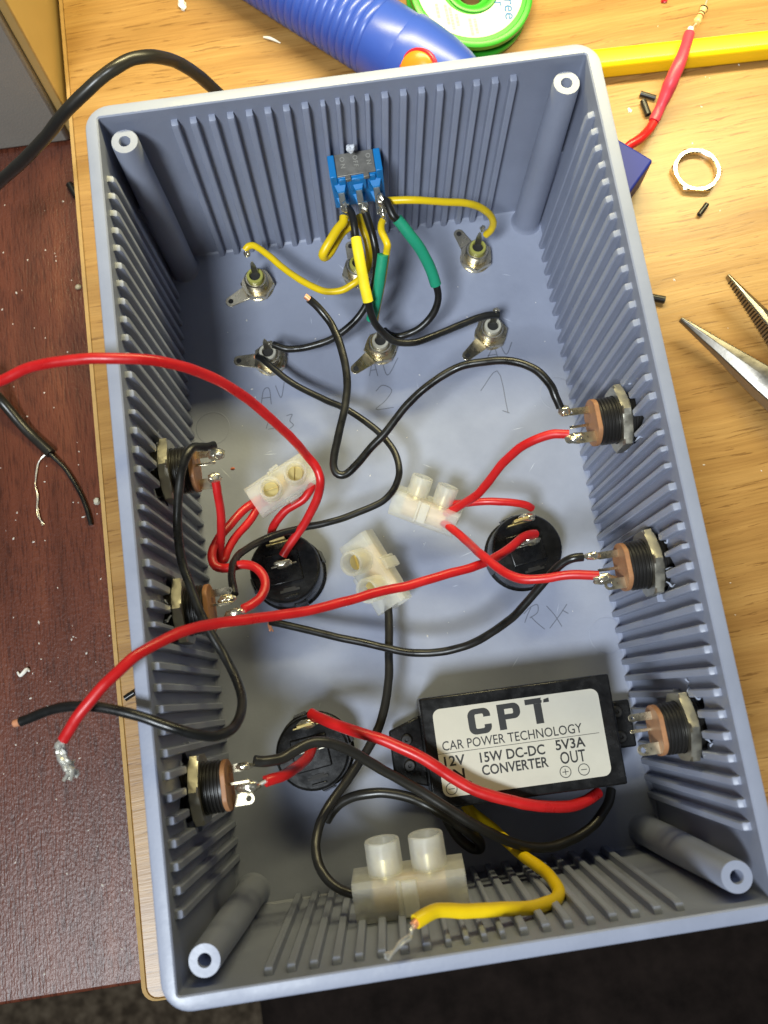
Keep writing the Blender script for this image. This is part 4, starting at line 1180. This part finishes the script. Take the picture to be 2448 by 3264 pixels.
# solder reel leaning on the pump
cS = P(1018, -25, 10.5)
RM = frame(cS, Vector((0.10, -0.12, 1)), (1, 0, 0))
sp = thing('solder_reel', 'green solder reel with a white printed label, leaning against the blue pump', 'solder reel', RM)
b = MB(); b.lathe([(9, -1.8), (18.9, -1.8), (19.3, -1.4), (19.3, 0.2), (18.9, 0.5), (17.6, 0.5), (17.3, 0.2), (8.4, 0.2), (8.2, 0.7), (7.6, 0.9), (6.6, 0.6), (6.0, -0.8), (5.2, -1.2), (4.6, -1.2), (4.2, -1.8)], 64, closed=True); b.build('flange', GREENSP, sp)
b = MB(); b.lathe([(6.5, -5), (6.5, -1.8), (4.2, -1.8), (4.2, -5)], 40, closed=True); b.build('hub', GREENSP, sp)
b = MB(); b.lathe([(18.9, -7), (19.3, -6.6), (19.3, -5.4), (18.9, -5), (4.2, -5), (4.2, -7)], 64, closed=True); b.build('flange', GREENSP, sp)
b = MB(); b.lathe([(13, -5), (13, -1.8), (6.5, -1.8), (6.5, -5)], 48, closed=True); b.build('solder_wire', SOLDER, sp)
b = MB(Matrix.Translation((-0.5, 0.5, 0))); b.lathe([(16.7, 0.22), (16.7, 0.34), (9.2, 0.34), (9.2, 0.22)], 64, closed=True); sl = b.build('paper_label', PAPER, sp)
Ri = RM.inverted()
def onlabel(dx, dy):
    o = Ri @ CAM; d = Ri.to_3x3() @ (P(dx, dy, 0) - CAM); return o + d * ((0.35 - o.z) / d.z)
b = MB()
a0 = onlabel(1085, -18); a1 = onlabel(1090, 40)
for txt, s0, e0, size in [('Free', (1086, -20), (1092, 42), 5.2), ('er', (1066, -12), (1070, 14), 4.4)]:
    a0 = onlabel(*s0); a1 = onlabel(*e0); d = (a1 - a0); ang = math.atan2(d.y, d.x)
    vs, fs = text_mb(txt, size, Matrix(), bold=0.05, thick=0.0)
    w1 = max(v.x for v in vs); kx = d.length / w1
    Mt = Matrix.Translation((a0.x, a0.y, 0.40)) @ Matrix.Rotation(ang, 4, 'Z')
    b.add([Mt @ Vector((v.x * kx, v.y, 0)) for v in vs], fs)
b.build('lettering', BLUEINK, sl)
b = MB()
rr_ = random.Random(5)
for x, y, ln in [(942, 8, 27), (961, 10, 40), (971, 16, 45), (985, 30, 26), (1014, 40, 32), (1025, 40, 40)]:
    y2 = y
    while y2 < y + ln:
        h = rr_.uniform(3, 8); a = onlabel(x + (y2 - y) * 0.22, y2); c = onlabel(x + (y2 + h - y) * 0.22, y2 + h)
        if max((a - Vector((-0.5, 0.5, 0))).xy.length, (c - Vector((-0.5, 0.5, 0))).xy.length) > 16.3: break
        d = c - a; t = Vector((-d.y, d.x, 0)).normalized() * 0.45
        b.add([(a + t).to_tuple()[:2] + (0.36,), (c + t).to_tuple()[:2] + (0.36,), (c - t).to_tuple()[:2] + (0.36,), (a - t).to_tuple()[:2] + (0.36,)], [(0, 1, 2, 3)])
        y2 += h + 1.2
b.build('small_print', GREYINK, sl)

# yellow rod
pa = P(1210, 147, 3.5); pb = P(1760, 87, 3.5)
d = (pb - pa); d.z = 0
b = MB(frame(pa + Vector((0, 0, -0.0)), d, (0, 0, 1)))
ring = []
hx, hy, rr2 = 3.4, 3.35, 1.6   # local x is up
for sx, sy, a0 in [(1, 1, 0), (-1, 1, 90), (-1, -1, 180), (1, -1, 270)]:
    for kk in range(7):
        a = math.radians(a0 + 15 * kk); ring.append((sx * (hx - rr2) + rr2 * math.cos(a), sy * (hy - rr2) + rr2 * math.sin(a)))
b.prism(ring, 0, d.length)
tag(b.build('yellow_rod', YBAR, None, pa), 'bright yellow plastic rod lying under the red probe wire', 'rod')

# dark blue case beside the box with the red test lead
c0, c1, c2 = P(1344, 306, 12), P(1411, 346, 12), P(1367, 432, 12)
u = (c1 - c0); u.z = 0; ul = u.length; u.normalize()
v = (c2 - c1); v.z = 0; v = (v - u * v.dot(u)); vl = v.length; v.normalize()
bc = Vector((c1.x, c1.y, 0))
b = MB(frame(bc, (0, 0, 1), -u))
sgn = 1 if (Matrix(frame(bc, (0, 0, 1), -u)).inverted().to_3x3() @ v).y > 0 else -1
b.box(0, 15.5, 0 if sgn > 0 else -30, 30 if sgn > 0 else 0, 0.05, 12.2)
tag(b.build('blue_case', BLUECA, None, bc, bevel=0.7, seg=3), 'dark blue plastic case half hidden by the right rim of the box', 'case')
tl = thing('test_lead', 'red test lead in heatshrink, tan resistor at its tip, crossing the yellow rod', 'test lead', Matrix.Translation(P(1365, 310, 4)))
TL = Matrix.Translation(P(1365, 310, 4))
pts = Q([(1352, 322, 5), (1362, 313, 5.5), (1385, 298, 5), (1402, 280, 4), (1414, 259, 3.5), (1421, 244, 4)])
b = MB().tube(pts, 1.4, 14, 8, 0.02); local(b, TL).build('insulation', RED, tl)
pts = Q([(1412, 262, 3.8), (1423, 240, 4.4), (1438, 205, 7.0), (1450, 175, 9.6), (1464, 143, 11.2), (1478, 109, 11.3), (1489, 73, 10.6)])
b = MB().tube(pts, [1.62, 1.65, 1.6, 1.9, 2.15, 2.0, 2.0, 1.75, 1.7, 1.6], 16, 8, 0.06); local(b, TL).build('heatshrink', HSHR, tl)
pts = Q([(1487, 78, 10.6), (1492, 62, 10.2)])
b = MB().tube(pts, 0.95, 12, 4); local(b, TL).build('inner_insulation', WHITE, tl)
rp0 = P(1504, 51, 9.2); rp1 = P(1522, 15, 8.0)
b = MB().tube([P(1492, 63, 10.2), P(1498, 57, 9.6), rp0], 0.26, 8, 5); b.tube([rp1, P(1526, 4, 7.6), P(1531, -14, 6.5)], 0.26, 8, 5); local(b, TL).build('resistor_leg', TIN, tl)
ln = (rp1 - rp0).length
prof = [(0.3, 0), (1.05, 0.25), (1.3, 0.8), (1.25, 1.5), (1.02, 1.9), (1.02, ln - 1.9), (1.25, ln - 1.5), (1.3, ln - 0.8), (1.05, ln - 0.25), (0.3, ln)]
b = MB(frame(rp0, rp1 - rp0)); b.lathe(prof, 20); rs = local(b, TL).build('resistor', RESB, tl)
for t0, m_, rr3 in [(0.20, BAND2, 1.33), (0.42, BAND2, 1.05), (0.58, BAND1, 1.05), (0.86, BAND1, 1.33)]:
    if t0 == 0.20: continue
    b = MB(frame(rp0 + (rp1 - rp0) * t0, rp1 - rp0)); b.lathe([(rr3, -0.28), (rr3, 0.28)], 20); local(b, TL).build('colour_band', m_, rs)

# hexagonal ring nut
rc = P(1501, 374, 0)
b = MB(); n = 60; prof = []
def hexr(a, ap): k = math.cos(((a + math.pi / 6) % (math.pi / 3)) - math.pi / 6); return ap / k
rot = math.radians(18)
for zz, lim in [(0.03, 7.3), (0.3, 7.75), (1.7, 7.75), (2.1, 7.1)]:
    prof.append([(min(hexr(2 * math.pi * i / n, 6.9), lim) * math.cos(2 * math.pi * i / n + rot), min(hexr(2 * math.pi * i / n, 6.9), lim) * math.sin(2 * math.pi * i / n + rot), zz) for i in range(n)])
for zz, rq in [(2.1, 6.1), (1.8, 5.75), (0.3, 5.75), (0.03, 6.0)]: prof.append([(rq * math.cos(2 * math.pi * i / n + rot), rq * math.sin(2 * math.pi * i / n + rot), zz) for i in range(n)])
b.loops(prof, closed=True); b.v = [v_ + Vector((rc.x, rc.y, 0)) for v_ in b.v]
tag(b.build('hex_nut', NICKEL, None, (rc.x, rc.y, 0), ang=20), 'thin shiny hexagonal nut with a wide bore, alone on the oak', 'nut')

# long-nosed pliers
PV = Vector((128, 7.2, 0))
pq = thing('long_nosed_pliers', 'open long-nosed steel pliers with serrated jaws at the right edge', 'pliers', Matrix.Translation(PV))
def jaw(tip, side, ztip):
    tip = Vector((tip[0], tip[1], 0)); dd = (PV - tip); ln = dd.length; dd.normalize(); t = Vector((-dd.y, dd.x, 0)) * side   # t points to the other jaw
    L = []
    for s, wi, hh in [(0, 0.8, 1.1), (0.03, 1.0, 1.3), (0.25, 3.0, 2.5), (0.5, 5.8, 3.8), (0.75, 8.0, 4.8), (0.92, 9.2, 5.2), (1.0, 9.4, 5.2)]:
        c = tip + dd * (ln * s); zc = ztip + (6.5 - ztip) * s
        fl = 0.25 * wi
        L.append([tuple(c + t * fl + Vector((0, 0, zc - hh))), tuple(c + t * fl + Vector((0, 0, zc + hh))), tuple(c - t * (wi * 0.35) + Vector((0, 0, zc + hh))),
                  tuple(c - t * (wi * 0.95) + Vector((0, 0, zc + hh * 0.45))), tuple(c - t * (wi * 1.05) + Vector((0, 0, zc - hh * 0.4))), tuple(c - t * (wi * 0.5) + Vector((0, 0, zc - hh)))])
    b = MB().loops(L); local(b, Matrix.Translation(PV)); j = b.build('jaw', PLIER, pq, bevel=0.3)
    b = MB()
    for i in range(34):
        s = 0.03 + 0.6 * i / 34; s2 = s + 0.6 / 34 * 0.62
        wi = 0.85 + 9.2 * s; hh = (1.2 + 5.2 * s) * 0.9; zc = ztip + (6.5 - ztip) * s
        c = tip + dd * (ln * s) + t * (0.25 * wi - 0.1); c2 = tip + dd * (ln * s2) + t * (0.25 * wi - 0.05)
        cm = (c + c2) / 2 + t * 0.42
        b.add([tuple(c + Vector((0, 0, zc - hh))), tuple(c + Vector((0, 0, zc + hh))), tuple(c2 + Vector((0, 0, zc - hh))), tuple(c2 + Vector((0, 0, zc + hh))), tuple(cm + Vector((0, 0, zc - hh))), tuple(cm + Vector((0, 0, zc + hh)))],
              [(0, 4, 5, 1), (4, 2, 3, 5), (0, 2, 4), (1, 5, 3), (0, 1, 3, 2)])
    local(b, Matrix.Translation(PV)); b.build('teeth', PLIERD, j)
jaw((89.0, 49.0), 1, 5.5)
jaw((104.6, 59.7), -1, 6.5)
b = MB(); b.lathe([(8.5, 0.3), (9.2, 0.9), (9.2, 12.0), (8.6, 12.6), (4.2, 12.6), (4.0, 13.4), (0.01, 13.6)], 40, cap1=False); b.build('pivot', PLIER, pq)
for e in ((62, -28), (34, -66)):
    ln = Vector((e[0], e[1], 0)); nn = Vector((-e[1], e[0], 0)).normalized() * 8
    b = MB().tube([(0, 0, 6.5), ln * 0.35 + nn * 0.5 + Vector((0, 0, 6.5)), ln + Vector((0, 0, 6.5)), ln * 1.7 - nn * 0.6 + Vector((0, 0, 6.5))], [4.5, 5.2, 6.0, 5.5], 16, 8)
    b.build('handle', REDPL, pq)

# ================================================================== clippings and scraps
CG = 'clipped bits of black insulation'


def clip(label, a, c, r_, z0, m=BLK, name='insulation_clipping', cat='clipping', group=CG):
    p, q = P(*a, z0 + r_), P(*c, z0 + r_)
    d = (q - p); b = MB(frame(p, d)); l = d.length
    b.lathe([(r_, 0), (r_, l), (r_ * 0.5, l), (r_ * 0.5, 0)], 14, closed=True)
    tag(b.build(name, m, None, p), label, cat, group)


clip('clipped black insulation partly under the red test lead', (1383, 202), (1416, 212), 0.85, 0.03)
clip('fatter greyish clipping of insulation just below the test lead clipping', (1389, 218), (1400, 248), 1.0, 0.03)
clip('small black clipping lying below the hexagonal nut', (1527, 441), (1510, 464), 0.75, 0.03)
clip('black clipping sticking out from under the right rim, by the pliers', (1395, 640), (1436, 648), 1.1, 0.03)
clip('black clipping on the mahogany, touching the oak edge at the upper left', (150, 398), (166, 424), 1.2, MZ + 0.03)
clip('black clipping on the oak strip at the left, under the copper-tipped black wire', (270, 1509), (290, 1496), 0.85, 0.03)


def scrap(label, pos, r_, z0, m, sq=(1, 1, 0.5), seed=1, amp=0.9, cat='scrap', name='scrap', group=None):
    p = P(*pos, z0 + r_ * sq[2] * 0.55)
    b = MB().blob(p, r_, sq, amp, seed, 9)
    tag(b.build(name, m, None, p, ang=15), label, cat, group)


scrap('white plastic scrap on the oak at the top edge, left of the blue pump', (393, 9), 1.5, 0, WHITEBIT, (0.9, 1.3, 0.6), 3, name='plastic_scrap')
scrap('tiny white triangular scrap right of the box, beside the clippings', (1360, 238), 0.7, 0, WHITEBIT, (0.8, 1.3, 0.4), 4, name='plastic_scrap')
scrap('small red scrap at the top edge above the yellow rod', (1434, 1), 0.9, 0, REDPL, (1, 0.9, 0.7), 5, name='plastic_scrap')
scrap('round grey crumb on the mahogany at the oak edge, level with the upper left socket', (209, 1083), 1.0, MZ, CREAM, (1, 1, 0.9), 6, 0.4, name='plastic_scrap')
scrap('round tan crumb on the mahogany at the oak edge, above the red wire', (169, 620), 0.95, MZ, mat('tan_crumb', (0.35, 0.30, 0.2), 0.5), (1, 1, 0.9), 7, 0.4, name='plastic_scrap')
scrap('tiny copper-red scrap on the box floor near the upper left socket', (503, 1012), 0.5, FZ, mat('copper_red', (0.5, 0.13, 0.06), 0.4), (1, 0.8, 0.4), 8, name='plastic_scrap')
scrap('pale scrap stuck on the near ribbed wall, left of the corner post', (1297, 1902), 0.9, 26, WHITEBIT, (1.3, 0.6, 0.8), 9, name='plastic_scrap')
scrap('small pale scrap on the near wall beside the right-hand corner post', (1432, 1899), 0.7, 34, WHITEBIT, (1.3, 0.6, 0.8), 10, name='plastic_scrap')
b = MB().tube(Q([(569, 80, 0.6), (582, 82, 0.9), (592, 86, 0.7), (606, 93, 0.3)]), [0.25, 0.5, 0.4, 0.15], 8, 5)
tag(b.build('solder_splash', WHITEBIT, None, P(585, 84, 0)), 'thin white curl of scrap on the oak between the cable and the blue pump', 'scrap')
b = MB().tube(Q([(38, 1452, MZ + 0.4), (44, 1459, MZ + 0.9), (52, 1452, MZ + 1.2), (58, 1446, MZ + 0.8), (64, 1450, MZ + 0.3)]), [0.3, 0.5, 0.6, 0.6, 0.3], 8, 5)
tag(b.build('solder_splash', WHITEBIT, None, P(50, 1455, MZ)), 'curled white shaving on the mahogany above the copper-tipped black wire', 'scrap')

# fine crumbs: nobody could count them
rs_ = random.Random(11)
b = MB()
for i in range(240):
    if i < 140:
        x, y = rs_.uniform(-135, -86), rs_.uniform(-106, 130); z = MZ
    elif i < 185:
        x, y = rs_.uniform(68, 135), rs_.uniform(-60, 150); z = 0
    else:
        x, y = rs_.uniform(-50, 50), rs_.uniform(-35, 80); z = FZ
    r_ = rs_.choice([0.12, 0.15, 0.18, 0.22, 0.3]) * (0.8 if z == FZ else 1)
    a = rs_.uniform(0, 3.14); el = rs_.uniform(1, 2.2)
    c = Vector((x, y, z + r_ * 0.5)); M_ = Matrix.Translation(c) @ Matrix.Rotation(a, 4, 'Z')
    b.M = M_
    b.add([(-r_ * el, 0, -r_ * .5), (0, -r_, -r_ * .5), (r_ * el, 0, -r_ * .5), (0, r_, -r_ * .5), (0.1 * r_, 0, r_ * 0.6)], [(0, 1, 4), (1, 2, 4), (2, 3, 4), (3, 0, 4), (3, 2, 1, 0)])
b.M = Matrix()
tag(b.build('crumbs', WHITEBIT), 'fine pale crumbs and dust on the mahogany, oak and box floor', 'crumbs', None, 'stuff')
